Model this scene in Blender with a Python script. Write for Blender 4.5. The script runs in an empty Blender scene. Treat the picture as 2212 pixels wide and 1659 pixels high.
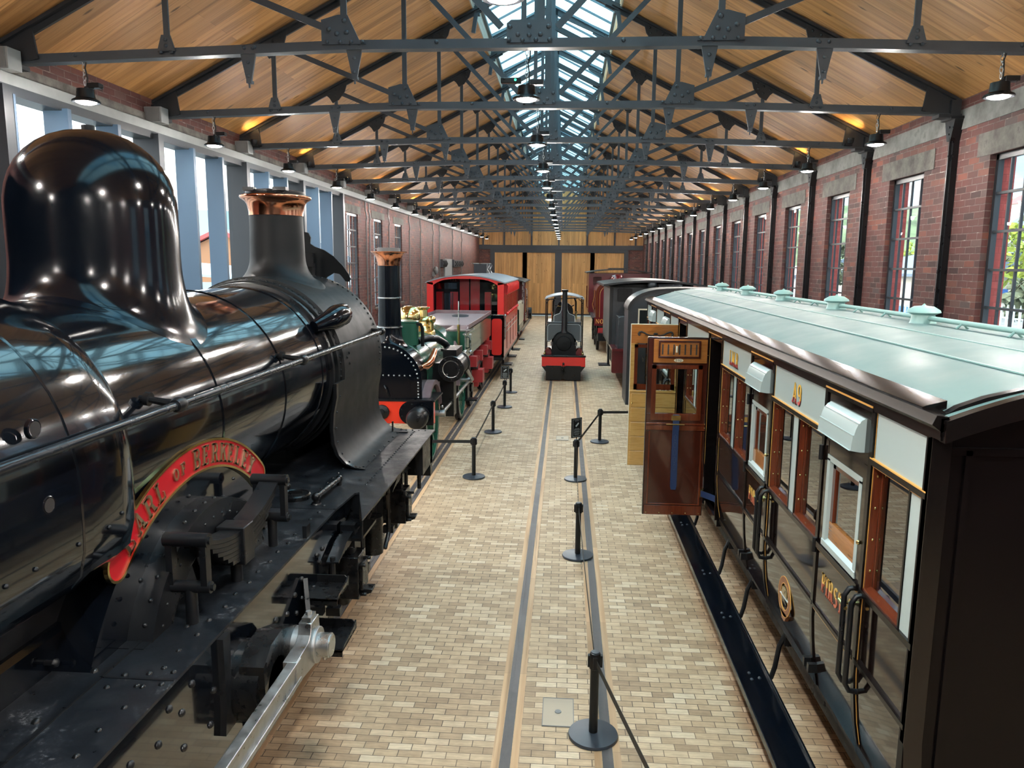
import bpy, bmesh, math, random
from mathutils import Vector, Matrix
from math import sin, cos, pi, radians, sqrt, hypot, atan2
RND = random.Random(11)
scn = bpy.context.scene
COL = scn.collection

# ------------------------------------------------------------------ meshes
class MB:
    def __init__(s): s.v = []; s.f = []
    def add(s, vs, fs):
        n = len(s.v); s.v += [tuple(v) for v in vs]; s.f += [tuple(i + n for i in f) for f in fs]; return s
    def box(s, x0, x1, y0, y1, z0, z1):
        return s.add([(x0,y0,z0),(x1,y0,z0),(x1,y1,z0),(x0,y1,z0),(x0,y0,z1),(x1,y0,z1),(x1,y1,z1),(x0,y1,z1)],
                     [(0,3,2,1),(4,5,6,7),(0,1,5,4),(1,2,6,5),(2,3,7,6),(3,0,4,7)])
    def bar(s, a, b, w, h, up=(0,0,1)):
        a = Vector(a); b = Vector(b); d = (b-a).normalized(); u = Vector(up)
        r = d.cross(u)
        if r.length < 1e-4: r = d.cross(Vector((1,0,0)))
        r.normalize(); u = r.cross(d); r *= w/2; u *= h/2
        vs = [p+q for p in (a,b) for q in (-r-u, r-u, r+u, -r+u)]
        return s.add(vs, [(3,2,1,0),(4,5,6,7),(0,1,5,4),(1,2,6,5),(2,3,7,6),(3,0,4,7)])
    def tube(s, pts, r, n=8, closed=False, flat=None):
        P = [Vector(p) for p in pts]; m = len(P); rr = r if isinstance(r, (list, tuple)) else [r]*m
        up = None; vs = []
        for i, p in enumerate(P):
            t = (P[(i+1) % m]-P[i-1]) if closed else (P[min(i+1, m-1)]-P[max(i-1, 0)])
            t.normalize()
            if up is None:
                up = Vector((0,0,1)) if abs(t.z) < .9 else Vector((1,0,0))
            a = t.cross(up)
            if a.length < 1e-5: a = t.orthogonal()
            a.normalize(); up = a.cross(t)
            for k in range(n):
                q = 2*pi*k/n
                f1, f2 = flat or (1, 1)
                vs.append(p + a*cos(q)*rr[i]*f1 + up*sin(q)*rr[i]*f2)
        fs = []
        for i in range(m if closed else m-1):
            j = (i+1) % m
            for k in range(n):
                l = (k+1) % n
                fs.append((i*n+k, i*n+l, j*n+l, j*n+k))
        if not closed:
            fs.append(tuple(range(n))[::-1]); fs.append(tuple((m-1)*n+k for k in range(n)))
        return s.add(vs, fs)
    def cyl(s, a, b, r, n=16, r2=None):
        return s.tube([a, b], [r, r if r2 is None else r2], n)
    def lathe(s, prof, c=(0,0,0), axis='z', n=32, cap=True):
        c = Vector(c); vs = []
        for r, h in prof:
            for k in range(n):
                q = 2*pi*k/n; x = r*cos(q); y = r*sin(q)
                vs.append(c + (Vector((x,y,h)) if axis == 'z' else Vector((h,x,y)) if axis == 'x' else Vector((x,h,y))))
        fs = []
        for i in range(len(prof)-1):
            for k in range(n):
                l = (k+1) % n; fs.append((i*n+k, i*n+l, (i+1)*n+l, (i+1)*n+k))
        if cap:
            if prof[0][0] > 1e-4: fs.append(tuple(range(n))[::-1])
            if prof[-1][0] > 1e-4: fs.append(tuple((len(prof)-1)*n+k for k in range(n)))
        return s.add(vs, fs)
    def prism(s, pts, axis, lo, hi):
        n = len(pts)
        def P(p, t):
            return (t,p[0],p[1]) if axis == 'x' else (p[0],t,p[1]) if axis == 'y' else (p[0],p[1],t)
        vs = [P(p, lo) for p in pts]+[P(p, hi) for p in pts]
        return s.add(vs, [tuple(range(n))[::-1], tuple(range(n, 2*n))]+[(i,(i+1) % n,n+(i+1) % n,n+i) for i in range(n)])
    def ringp(s, outer, inner, axis, lo, hi, closed=False):
        """strip between two equally long outlines, extruded"""
        n = len(outer)
        def P(p, t):
            return (t,p[0],p[1]) if axis == 'x' else (p[0],t,p[1]) if axis == 'y' else (p[0],p[1],t)
        vs = [P(p, lo) for p in outer]+[P(p, lo) for p in inner]+[P(p, hi) for p in outer]+[P(p, hi) for p in inner]
        fs = []
        for i in range(n if closed else n-1):
            j = (i+1) % n
            fs += [(i,j,n+j,n+i),(2*n+i,3*n+i,3*n+j,2*n+j),(i,2*n+i,2*n+j,j),(n+i,n+j,3*n+j,3*n+i)]
        if not closed:
            fs += [(0,n,3*n,2*n),(n-1,3*n-1,4*n-1,2*n-1)]
        return s.add(vs, fs)
    def loft(s, secs, closed=True, caps=True):
        n = len(secs[0]); vs = [p for q in secs for p in q]; fs = []
        for i in range(len(secs)-1):
            for k in range(n if closed else n-1):
                l = (k+1) % n; fs.append((i*n+k, i*n+l, (i+1)*n+l, (i+1)*n+k))
        if caps and closed:
            fs += [tuple(range(n))[::-1], tuple((len(secs)-1)*n+k for k in range(n))]
        return s.add(vs, fs)
    def ball(s, c, r, n=10, m=6, sc=(1,1,1)):
        c = Vector(c); vs = [c+Vector((0,0,-r*sc[2]))]
        for i in range(1, m):
            a = -pi/2+pi*i/m
            for k in range(n):
                q = 2*pi*k/n; vs.append(c+Vector((r*cos(a)*cos(q)*sc[0], r*cos(a)*sin(q)*sc[1], r*sin(a)*sc[2])))
        vs.append(c+Vector((0,0,r*sc[2]))); fs = []
        for k in range(n):
            l = (k+1) % n; fs.append((0, 1+l, 1+k)); fs.append((len(vs)-1, len(vs)-1-n+k, len(vs)-1-n+l))
        for i in range(m-2):
            for k in range(n):
                l = (k+1) % n; fs.append((1+i*n+k, 1+i*n+l, 1+(i+1)*n+l, 1+(i+1)*n+k))
        return s.add(vs, fs)
    def rivet(s, c, nrm, r=.012, n=6):
        c = Vector(c); d = Vector(nrm).normalized(); a = d.orthogonal().normalized(); b = d.cross(a); vs = []
        for rr, hh in ((1, -.05), (.85, .45), (.4, .75)):
            for k in range(n):
                q = 2*pi*k/n; vs.append(c+(a*cos(q)+b*sin(q))*r*rr+d*r*hh)
        fs = [(k,(k+1) % n,n+(k+1) % n,n+k) for k in range(n)]+[(n+k,n+(k+1) % n,2*n+(k+1) % n,2*n+k) for k in range(n)]+[tuple(range(2*n, 3*n))]
        return s.add(vs, fs)
    def glyphs(s, polys, fn, d0, d1):
        """2D polygons (u,v) mapped by fn(u,v,depth)"""
        for p in polys:
            n = len(p); vs = [fn(u, v, d0) for u, v in p]+[fn(u, v, d1) for u, v in p]
            s.add(vs, [tuple(range(n))[::-1], tuple(range(n, 2*n))]+[(i,(i+1) % n,n+(i+1) % n,n+i) for i in range(n)])
        return s
    def split(s, tol=.003):
        """separate pieces: connected faces, merged where they touch"""
        par = list(range(len(s.v)))
        def fi(i):
            while par[i] != i: par[i] = par[par[i]]; i = par[i]
            return i
        for f in s.f:
            a = fi(f[0])
            for q in f[1:]: par[fi(q)] = a
        comp = {}
        for i in range(len(s.v)): comp.setdefault(fi(i), []).append(i)
        keys = list(comp); bb = []
        for k in keys:
            P = [s.v[i] for i in comp[k]]; bb.append(([min(q[d] for q in P)-tol for d in range(3)], [max(q[d] for q in P)+tol for d in range(3)]))
        g = list(range(len(keys)))
        def gi(i):
            while g[i] != i: i = g[i]
            return i
        for i in range(len(keys)):
            for j in range(i):
                if all(bb[i][0][d] <= bb[j][1][d] and bb[j][0][d] <= bb[i][1][d] for d in range(3)): g[gi(i)] = gi(j)
        idx = {k: gi(n) for n, k in enumerate(keys)}; out = {}; mp = {}
        for i, v in enumerate(s.v):
            m = out.setdefault(idx[fi(i)], MB()); mp[i] = len(m.v); m.v.append(v)
        for f in s.f: out[idx[fi(f[0])]].f.append(tuple(mp[i] for i in f))
        return list(out.values())
    def parts(s, name, mat, parent=None, tol=.003, **k):
        return [m.build(name, mat, parent, **k) for m in s.split(tol)]
    def build(s, name, mat, parent=None, angle=38, bevel=0, label=None):
        me = bpy.data.meshes.new(name)
        if parent is not None:
            o0 = wloc(parent)
        else:
            xs = [v[0] for v in s.v]; ys = [v[1] for v in s.v]; zs = [v[2] for v in s.v]
            o0 = Vector(((min(xs)+max(xs))/2, (min(ys)+max(ys))/2, min(zs)))
        me.from_pydata([Vector(v)-o0 for v in s.v], [], s.f)
        bm = bmesh.new(); bm.from_mesh(me); bmesh.ops.recalc_face_normals(bm, faces=bm.faces); bm.to_mesh(me); bm.free()
        me.polygons.foreach_set('use_smooth', [True]*len(me.polygons))
        me.set_sharp_from_angle(angle=radians(angle))
        if isinstance(mat, (list, tuple)):
            for m in mat: me.materials.append(m)
        else: me.materials.append(mat)
        o = bpy.data.objects.new(name, me); COL.objects.link(o)
        if parent is not None: o.parent = parent
        else: o.location = o0
        if bevel:
            b = o.modifiers.new('bevel', 'BEVEL'); b.width = bevel; b.segments = 2; b.limit_method = 'ANGLE'; b.angle_limit = radians(40)
        if label: o['label'] = label
        return o

WL = {}
def wloc(o):
    v = o.location.copy()
    while o.parent is not None:
        o = o.parent; v += o.location
    return v

def thing(name, label, cat, loc, group=None):
    o = bpy.data.objects.new(name, None); COL.objects.link(o); o.location = loc
    o.empty_display_size = .2; o['label'] = label; o['category'] = cat
    if group: o['group'] = group
    return o
def tag(o, label, cat, group=None):
    o['label'] = label; o['category'] = cat
    if group: o['group'] = group
    return o
def struct(o): o['kind'] = 'structure'; return o
def dup(root, loc, label=None, rz=0, sx=None):
    r = root.copy(); COL.objects.link(r); r.location = loc; r.rotation_euler = (0,0,rz)
    if sx: r.scale = sx
    if label: r['label'] = label
    for ch in list(root.children):
        c = ch.copy(); COL.objects.link(c); c.parent = r
        for g in list(ch.children):
            d = g.copy(); COL.objects.link(d); d.parent = c
    return r
ORD = ['first','second','third','fourth','fifth','sixth','seventh','eighth','ninth','tenth','eleventh','twelfth','thirteenth','fourteenth','fifteenth','sixteenth','seventeenth']

# ------------------------------------------------------------------ materials
def newmat(name):
    m = bpy.data.materials.new(name); m.use_nodes = True; nt = m.node_tree; nt.nodes.clear()
    out = nt.nodes.new('ShaderNodeOutputMaterial'); b = nt.nodes.new('ShaderNodeBsdfPrincipled')
    nt.links.new(b.outputs[0], out.inputs[0]); return m, nt, b, out
def N(nt, t, **k):
    n = nt.nodes.new('ShaderNode'+t)
    for a, v in k.items(): setattr(n, a, v)
    return n
def L(nt, a, b): nt.links.new(a, b)
def setin(n, **k):
    for a, v in k.items(): n.inputs[a.replace('_', ' ')].default_value = v
def rgba(c): return (c[0], c[1], c[2], 1)
def ramp(nt, fac, stops):
    r = N(nt, 'ValToRGB'); els = r.color_ramp.elements
    while len(els) > 1: els.remove(els[0])
    els[0].position = stops[0][0]; els[0].color = rgba(stops[0][1])
    for p, c in stops[1:]:
        e = els.new(p); e.color = rgba(c)
    L(nt, fac, r.inputs[0]); return r
def mix(nt, fac, a, b, mode='MIX'):
    m = N(nt, 'Mix', data_type='RGBA', blend_type=mode)
    if hasattr(fac, 'links'): L(nt, fac, m.inputs[0])
    else: m.inputs[0].default_value = fac
    for i, v in ((6, a), (7, b)):
        if hasattr(v, 'links'): L(nt, v, m.inputs[i])
        else: m.inputs[i].default_value = rgba(v)
    return m.outputs[2]
def noise(nt, scale, detail=4, vec=None, rough=.55):
    n = N(nt, 'TexNoise'); n.inputs['Scale'].default_value = scale; n.inputs['Detail'].default_value = detail; n.inputs['Roughness'].default_value = rough
    if vec is not None: L(nt, vec, n.inputs['Vector'])
    return n
def bump(nt, b, h, strength=.3, dist=.01):
    u = N(nt, 'Bump'); u.inputs['Strength'].default_value = strength; u.inputs['Distance'].default_value = dist
    L(nt, h, u.inputs['Height']); L(nt, u.outputs[0], b.inputs['Normal'])

def paint(name, col, rough=.35, metal=0., coat=0., var=.0, rvar=.0, scale=6., bmp=0., spec=.5):
    m, nt, b, out = newmat(name)
    setin(b, Metallic=metal, Roughness=rough, Coat_Weight=coat, Specular_IOR_Level=spec); b.inputs['Coat Roughness'].default_value = .04
    b.inputs['Base Color'].default_value = rgba(col)
    if var or rvar or bmp:
        g = N(nt, 'NewGeometry'); nz = noise(nt, scale, 5, g.outputs['Position'])
        if var:
            r = ramp(nt, nz.outputs[0], [(.3, [max(0, c*(1-var)) for c in col]), (.7, [min(1, c*(1+var)) for c in col])]); L(nt, r.outputs[0], b.inputs['Base Color'])
        if rvar:
            mr = N(nt, 'MapRange'); setin(mr, From_Min=.3, From_Max=.7, To_Min=max(.02, rough-rvar), To_Max=min(1, rough+rvar)); L(nt, nz.outputs[0], mr.inputs[0]); L(nt, mr.outputs[0], b.inputs['Roughness'])
        if bmp: bump(nt, b, nz.outputs[0], bmp, .01)
    return m
class Mx: pass
M = Mx()
M.black = paint('black gloss paint', (.0018,.003,.0055), .15, rvar=.06, scale=3., spec=.28)
M.blackg = paint('deep gloss black', (.002,.003,.005), .12, coat=.55, rvar=.05, scale=3., spec=.5)
M.blackd = paint('black satin paint', (.005,.0056,.007), .34, rvar=.1, scale=9., spec=.35)
M.oily = paint('oily black', (.004,.0043,.005), .3, rvar=.15, scale=14., spec=.35)
M.smoke = paint('smokebox paint', (.0045,.0056,.0065), .5, rvar=.06, var=.25, scale=5., spec=.22)
M.truss = paint('truss steel grey', (.036,.047,.058), .42, rvar=.1, var=.12, scale=4.)
M.trussd = paint('shaded truss steel', (.012,.015,.019), .5)  # same truss steel, shade of the unlit rafters put into the colour
M.endblack = paint('carriage end brown', (.0035,.0025,.0028), .3, spec=.12)
M.post = paint('matt black post', (.006,.007,.008), .42, spec=.35)
M.cast = paint('cast steel plate', (.028,.037,.05), .38, rvar=.05)
M.hrail = paint('dark steel tube', (.012,.015,.02), .25, metal=.3, rvar=.08)
M.steel = paint('bright steel', (.56,.57,.57), .3, metal=1., rvar=.12, var=.2, scale=10.)
M.rodsteel = paint('worn grey steel', (.42,.43,.43), .36, metal=1., rvar=.12, var=.25, scale=14.)
M.rail = paint('rail steel', (.085,.076,.075), .5, metal=.2, var=.3, rvar=.12, scale=8.)
M.copper = paint('polished copper', (.78,.34,.2), .16, metal=1., rvar=.08, var=.15, scale=8.)
M.brass = paint('polished brass', (.75,.57,.24), .18, metal=1., rvar=.06)
M.letter = paint('dull brass letter', (.62,.52,.33), .33, metal=1., rvar=.08)
M.red = paint('signal red', (.62,.022,.018), .28, coat=.3)
M.platered = paint('nameplate red', (.36,.0035,.012), .34)
M.vred = paint('vermilion', (.72,.035,.012), .3, coat=.2)
M.crimson = paint('crimson', (.30,.008,.012), .22, coat=.4)
M.wine = paint('wine red', (.10,.006,.010), .25, coat=.3)
M.maroon = paint('dark maroon', (.075,.008,.011), .25, coat=.3)
M.green = paint('engine green', (.018,.085,.055), .22, coat=.4)
M.dgreen = paint('dark green', (.02,.05,.035), .3, coat=.3)
M.navy = paint('navy grey', (.007,.010,.016), .55)
M.slate = paint('slate blue grey', (.05,.065,.075), .3, coat=.2)
M.dgrey = paint('dark blue grey', (.022,.027,.033), .4, var=.2)
M.graphite = paint('graphite', (.017,.018,.02), .42, var=.2, spec=.35)
M.fin = paint('blue grey fin', (.055,.10,.155), .42)
M.finl = paint('blue grey glazing bar', (.10,.15,.18), .4)
M.finpost = paint('dark frame', (.025,.03,.036), .4)
M.beam = paint('pale grey beam', (.22,.23,.23), .6, var=.12, rvar=.1)
M.galv = paint('galvanised steel', (.16,.165,.165), .45, metal=.2, var=.1)
M.white = paint('ivory white enamel', (.36,.43,.42), .2, coat=.3)
M.cream = paint('cream line', (.55,.5,.38), .35)
M.choc = paint('dark chocolate gloss', (.006,.003,.0025), .07, coat=.35)
M.mould = paint('black brown moulding', (.004,.003,.003), .2, spec=.35)
M.gold = paint('gold lining', (.62,.31,.07), .35)
M.orange = paint('orange lining', (.55,.22,.05), .35)
M.roofm = paint('painted roof', (.105,.175,.172), .45, var=.06, rvar=.08, scale=3., bmp=.02)
M.roofg = paint('grey roof', (.19,.22,.245), .5, var=.1)
M.aqua = paint('aqua pipe', (.24,.40,.375), .35)
M.blue = paint('blue leather', (.012,.03,.09), .4)
M.dark = paint('dark interior', (.012,.011,.011), .6)
M.ivory = paint('ivory', (.62,.56,.42), .4)
M.backwall = paint('dark lining boards', (.02,.024,.028), .7)
M.concrete = None
M.rubber = paint('rubber', (.01,.01,.01), .7)
M.webbing = paint('black webbing', (.012,.012,.013), .6)
M.tenderdeck = paint('purple brown deck', (.17,.12,.13), .35, var=.15)
M.lav = paint('grey lavender plate', (.36,.34,.37), .3, metal=.3, var=.1)
M.linew = paint('grey white line', (.45,.5,.52), .4)
M.greenled = None

def emis(name, col, s):
    m = bpy.data.materials.new(name); m.use_nodes = True; nt = m.node_tree; nt.nodes.clear()
    o = N(nt, 'OutputMaterial'); e = N(nt, 'Emission'); e.inputs[0].default_value = rgba(col); e.inputs[1].default_value = s; L(nt, e.outputs[0], o.inputs[0]); return m
M.lamp = emis('lamp lens', (1,.97,.92), 14)
M.up = emis('uplight lens', (1,.72,.3), 9)
M.greenled = emis('green indicator', (.05,1,.35), 3)

def varnish(name, c1, c2, rough=.16, scale=(1,1,1), coat=.7):
    m, nt, b, out = newmat(name)
    g = N(nt, 'NewGeometry'); mp = N(nt, 'Mapping'); mp.inputs['Scale'].default_value = scale; L(nt, g.outputs['Position'], mp.inputs[0])
    nz = noise(nt, 1., 6, mp.outputs[0], .6)
    r = ramp(nt, nz.outputs[0], [(.3, c1), (.55, c2), (.75, [c*.8 for c in c1])]); L(nt, r.outputs[0], b.inputs['Base Color'])
    setin(b, Roughness=rough, Coat_Weight=coat); b.inputs['Coat Roughness'].default_value = .05
    return m
M.mahog = varnish('mahogany', (.075,.014,.006), (.115,.024,.009), scale=(40,40,3))
M.mahogd = varnish('dark mahogany', (.035,.007,.004), (.052,.011,.006), scale=(40,40,3))
M.teak = varnish('amber wood', (.25,.085,.02), (.34,.13,.032), scale=(4,4,60))
M.pine = varnish('yellow pine', (.40,.22,.06), (.52,.31,.10), scale=(4,4,50))

def glass(name, tint=(1,1,1), refl=1., rough=.0, ior=1.45):
    m = bpy.data.materials.new(name); m.use_nodes = True; nt = m.node_tree; nt.nodes.clear()
    o = N(nt, 'OutputMaterial'); t = N(nt, 'BsdfTransparent'); t.inputs[0].default_value = rgba(tint)
    gl = N(nt, 'BsdfGlossy'); gl.inputs['Roughness'].default_value = rough; fr = N(nt, 'Fresnel'); fr.inputs[0].default_value = ior
    mu = N(nt, 'Math', operation='MULTIPLY'); mu.inputs[1].default_value = refl; gg = N(nt, 'NewGeometry'); iv = N(nt, 'Math', operation='SUBTRACT'); iv.inputs[0].default_value = 1; L(nt, gg.outputs['Backfacing'], iv.inputs[1]); m2 = N(nt, 'Math', operation='MULTIPLY'); L(nt, fr.outputs[0], m2.inputs[0]); L(nt, iv.outputs[0], m2.inputs[1]); L(nt, m2.outputs[0], mu.inputs[0]); mu.use_clamp = True
    mx = N(nt, 'MixShader'); L(nt, mu.outputs[0], mx.inputs[0]); L(nt, t.outputs[0], mx.inputs[1]); L(nt, gl.outputs[0], mx.inputs[2]); L(nt, mx.outputs[0], o.inputs[0]); return m
M.glass = glass('window glass', (.94,.97,.98), .6)
M.skyglass = glass('tinted roof glass', (.72,.92,.96), .3)
M.cglass = glass('carriage glass', (.80,.84,.82), 2.6, ior=1.5)

def wallvec(nt):
    """box mapping of world position: (along wall, height)"""
    g = N(nt, 'NewGeometry'); p = N(nt, 'SeparateXYZ'); L(nt, g.outputs['Position'], p.inputs[0])
    q = N(nt, 'SeparateXYZ'); L(nt, g.outputs['True Normal'], q.inputs[0])
    ab = N(nt, 'Math', operation='ABSOLUTE'); L(nt, q.outputs[0], ab.inputs[0])
    gt = N(nt, 'Math', operation='GREATER_THAN'); gt.inputs[1].default_value = .6; L(nt, ab.outputs[0], gt.inputs[0])
    mf = N(nt, 'Mix', data_type='FLOAT'); L(nt, gt.outputs[0], mf.inputs[0]); L(nt, p.outputs[0], mf.inputs[2]); L(nt, p.outputs[1], mf.inputs[3])
    c = N(nt, 'CombineXYZ'); L(nt, mf.outputs[0], c.inputs[0]); L(nt, p.outputs[2], c.inputs[1])
    return c.outputs[0], g.outputs['Position']
def brick(name, dark=1., red=False):
    m, nt, b, out = newmat(name); v, pos = wallvec(nt)
    wob = noise(nt, 6., 2, pos); vm = N(nt, 'VectorMath', operation='SCALE'); vm.inputs['Scale'].default_value = .012; L(nt, wob.outputs[1], vm.inputs[0])
    va = N(nt, 'VectorMath', operation='ADD'); L(nt, v, va.inputs[0]); L(nt, vm.outputs[0], va.inputs[1])
    t = N(nt, 'TexBrick'); L(nt, va.outputs[0], t.inputs['Vector'])
    setin(t, Scale=1., Mortar_Size=.006, Mortar_Smooth=.3, Bias=0., Brick_Width=.225, Row_Height=.078)
    t.inputs['Color1'].default_value = (0,0,0,1); t.inputs['Color2'].default_value = (1,1,1,1); t.inputs['Mortar'].default_value = (.5,.5,.5,1)
    if red:
        r = ramp(nt, t.outputs[0], [(0., (.33,.05,.04)), (1., (.42,.07,.055))]); col = mix(nt, t.outputs['Fac'], r.outputs[0], (.30,.05,.04))
    else:
        r = ramp(nt, t.outputs[0], [(0., (.055,.024,.022)), (.18, (.095,.034,.030)), (.5, (.124,.039,.033)), (.8, (.108,.036,.031)), (.93, (.22,.066,.038)), (1., (.085,.063,.059))])
        nz = noise(nt, 2.2, 5, pos); c2 = mix(nt, .5, r.outputs[0], ramp(nt, nz.outputs[0], [(.3, (.35,.3,.3)), (.7, (1.0,.92,.9))]).outputs[0], 'MULTIPLY')
        n2 = noise(nt, 9., 3, pos); mort = ramp(nt, n2.outputs[0], [(.35, (.10,.058,.048)), (.62, (.16,.11,.09)), (.75, (.34,.31,.28))])
        col = mix(nt, t.outputs['Fac'], c2, mort.outputs[0])
    L(nt, col, b.inputs['Base Color']); setin(b, Roughness=.75)
    inv = N(nt, 'Math', operation='SUBTRACT'); inv.inputs[0].default_value = 1; L(nt, t.outputs['Fac'], inv.inputs[1]); bump(nt, b, inv.outputs[0], .5, .006)
    return m
M.brick = brick('red brick'); M.redbrick = brick('red painted brick', red=True)
def concrete(name, a, c, scale=5.):
    m, nt, b, out = newmat(name); g = N(nt, 'NewGeometry'); nz = noise(nt, scale, 8, g.outputs['Position'], .65)
    r = ramp(nt, nz.outputs[0], [(.3, a), (.52, c), (.62, [min(1, x*1.25) for x in c]), (.75, a)]); L(nt, r.outputs[0], b.inputs['Base Color']); setin(b, Roughness=.85); bump(nt, b, nz.outputs[0], .4, .02); return m
M.concrete = concrete('old concrete', (.06,.054,.048), (.13,.12,.105))
M.conband = concrete('flaking painted concrete', (.085,.083,.075), (.17,.172,.16), 3.)

def planks(name, axis_along, axis_across, width, c1, c2, knot=True, skew=0., board_len=4., rough=.55, sc=1.):
    """boards: along = vector index used lengthwise (world), across = function giving across coordinate"""
    m, nt, b, out = newmat(name); g = N(nt, 'NewGeometry'); p = N(nt, 'SeparateXYZ'); L(nt, g.outputs['Position'], p.inputs[0])
    al = p.outputs[axis_along]; ac = p.outputs[axis_across]
    if skew:
        ab = N(nt, 'Math', operation='ADD'); ab.inputs[1].default_value = .355; L(nt, al, ab.inputs[0])
        aa = N(nt, 'Math', operation='ABSOLUTE'); L(nt, ab.outputs[0], aa.inputs[0])
        mu = N(nt, 'Math', operation='MULTIPLY_ADD'); mu.inputs[1].default_value = skew; L(nt, aa.outputs[0], mu.inputs[0]); L(nt, ac, mu.inputs[2]); ac = mu.outputs[0]
    c = N(nt, 'CombineXYZ'); L(nt, al, c.inputs[0]); L(nt, ac, c.inputs[1])
    t = N(nt, 'TexBrick'); L(nt, c.outputs[0], t.inputs['Vector']); setin(t, Scale=1., Mortar_Size=.0015, Mortar_Smooth=.5, Brick_Width=board_len, Row_Height=width)
    t.inputs['Color1'].default_value = (0,0,0,1); t.inputs['Color2'].default_value = (1,1,1,1); t.inputs['Mortar'].default_value = (.5,.5,.5,1)
    mp = N(nt, 'Mapping'); mp.inputs['Scale'].default_value = (.45*sc, 13*sc, 1); L(nt, c.outputs[0], mp.inputs[0])
    g1 = noise(nt, 1., 6, mp.outputs[0], .6); r = ramp(nt, g1.outputs[0], [(.28, [x*.5 for x in c1]), (.42, c1), (.58, c2), (.66, [x*.72 for x in c1]), (.74, c2)])
    bt = ramp(nt, t.outputs[0], [(0., (.72,.7,.68)), (1., (1.12,1.08,1.05))]); col = mix(nt, 1., r.outputs[0], bt.outputs[0], 'MULTIPLY')
    if knot:
        mk = N(nt, 'Mapping'); mk.inputs['Scale'].default_value = (1.5*sc, 5.*sc, 1); L(nt, c.outputs[0], mk.inputs[0])
        vo = N(nt, 'TexVoronoi'); vo.inputs['Scale'].default_value = 1.3; L(nt, mk.outputs[0], vo.inputs['Vector'])
        kr = ramp(nt, vo.outputs['Distance'], [(.0, (1,1,1)), (.085, (.85,.85,.85)), (.15, (0,0,0))])
        wn = N(nt, 'TexWhiteNoise'); L(nt, vo.outputs['Position'], wn.inputs[0]); gt = N(nt, 'Math', operation='GREATER_THAN'); gt.inputs[1].default_value = .45; L(nt, wn.outputs[0], gt.inputs[0])
        mm = N(nt, 'Math', operation='MULTIPLY'); L(nt, kr.outputs[0], mm.inputs[0]); L(nt, gt.outputs[0], mm.inputs[1])
        col = mix(nt, mm.outputs[0], col, [x*.18 for x in c1])
    col = mix(nt, t.outputs['Fac'], col, [x*.4 for x in c1])
    L(nt, col, b.inputs['Base Color']); setin(b, Roughness=rough); return m
M.ceil = planks('larch ceiling boards', 0, 1, .14, (.50,.255,.085), (.62,.34,.13), skew=-.13)
M.doorwood = planks('vertical larch boards', 2, 0, .12, (.38,.185,.052), (.49,.265,.085), sc=1.3)
M.palewood = planks('pale plywood', 1, 2, .5, (.55,.47,.36), (.62,.55,.44), knot=False)
M.edge = planks('pale timber edging', 1, 0, .5, (.46,.29,.15), (.56,.38,.22), knot=False, board_len=1.8)

def floormat():
    m, nt, b, out = newmat('end grain wood blocks'); g = N(nt, 'NewGeometry'); pos = g.outputs['Position']
    t = N(nt, 'TexBrick'); wob = noise(nt, 3., 2, pos); vm = N(nt, 'VectorMath', operation='SCALE'); vm.inputs['Scale'].default_value = .006; L(nt, wob.outputs[1], vm.inputs[0])
    va = N(nt, 'VectorMath', operation='ADD'); L(nt, pos, va.inputs[0]); L(nt, vm.outputs[0], va.inputs[1]); L(nt, va.outputs[0], t.inputs['Vector'])
    setin(t, Scale=1., Mortar_Size=.0028, Mortar_Smooth=.15, Brick_Width=.155, Row_Height=.068); t.offset = .5
    t.inputs['Color1'].default_value = (0,0,0,1); t.inputs['Color2'].default_value = (1,1,1,1); t.inputs['Mortar'].default_value = (.5,.5,.5,1)
    r = ramp(nt, t.outputs[0], [(0., (.37,.26,.162)), (.3, (.475,.345,.217)), (.7, (.545,.41,.265)), (.9, (.61,.48,.33)), (1., (.67,.56,.41))])
    n1 = noise(nt, 12., 4, pos); w = N(nt, 'TexWave', wave_type='RINGS'); setin(w, Scale=9., Distortion=6., Detail=2.); L(nt, pos, w.inputs['Vector'])
    c1 = mix(nt, .55, r.outputs[0], ramp(nt, n1.outputs[0], [(.3, (.72,.7,.68)), (.7, (1.1,1.08,1.05))]).outputs[0], 'MULTIPLY')
    c1 = mix(nt, .12, c1, w.outputs[0], 'MULTIPLY')
    n3 = noise(nt, .6, 3, pos); c1 = mix(nt, .5, c1, ramp(nt, n3.outputs[0], [(.3, (.85,.83,.8)), (.7, (1.08,1.06,1.02))]).outputs[0], 'MULTIPLY')
    n2 = noise(nt, 1.7, 2, pos); gap = ramp(nt, n2.outputs[0], [(.35, (.19,.13,.085)), (.6, (.07,.045,.03))])
    col = mix(nt, t.outputs['Fac'], c1, gap.outputs[0]); L(nt, col, b.inputs['Base Color']); setin(b, Roughness=.6)
    inv = N(nt, 'Math', operation='SUBTRACT'); inv.inputs[0].default_value = 1; L(nt, t.outputs['Fac'], inv.inputs[1]); bump(nt, b, inv.outputs[0], .4, .004)
    return m
M.floor = floormat()
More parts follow.
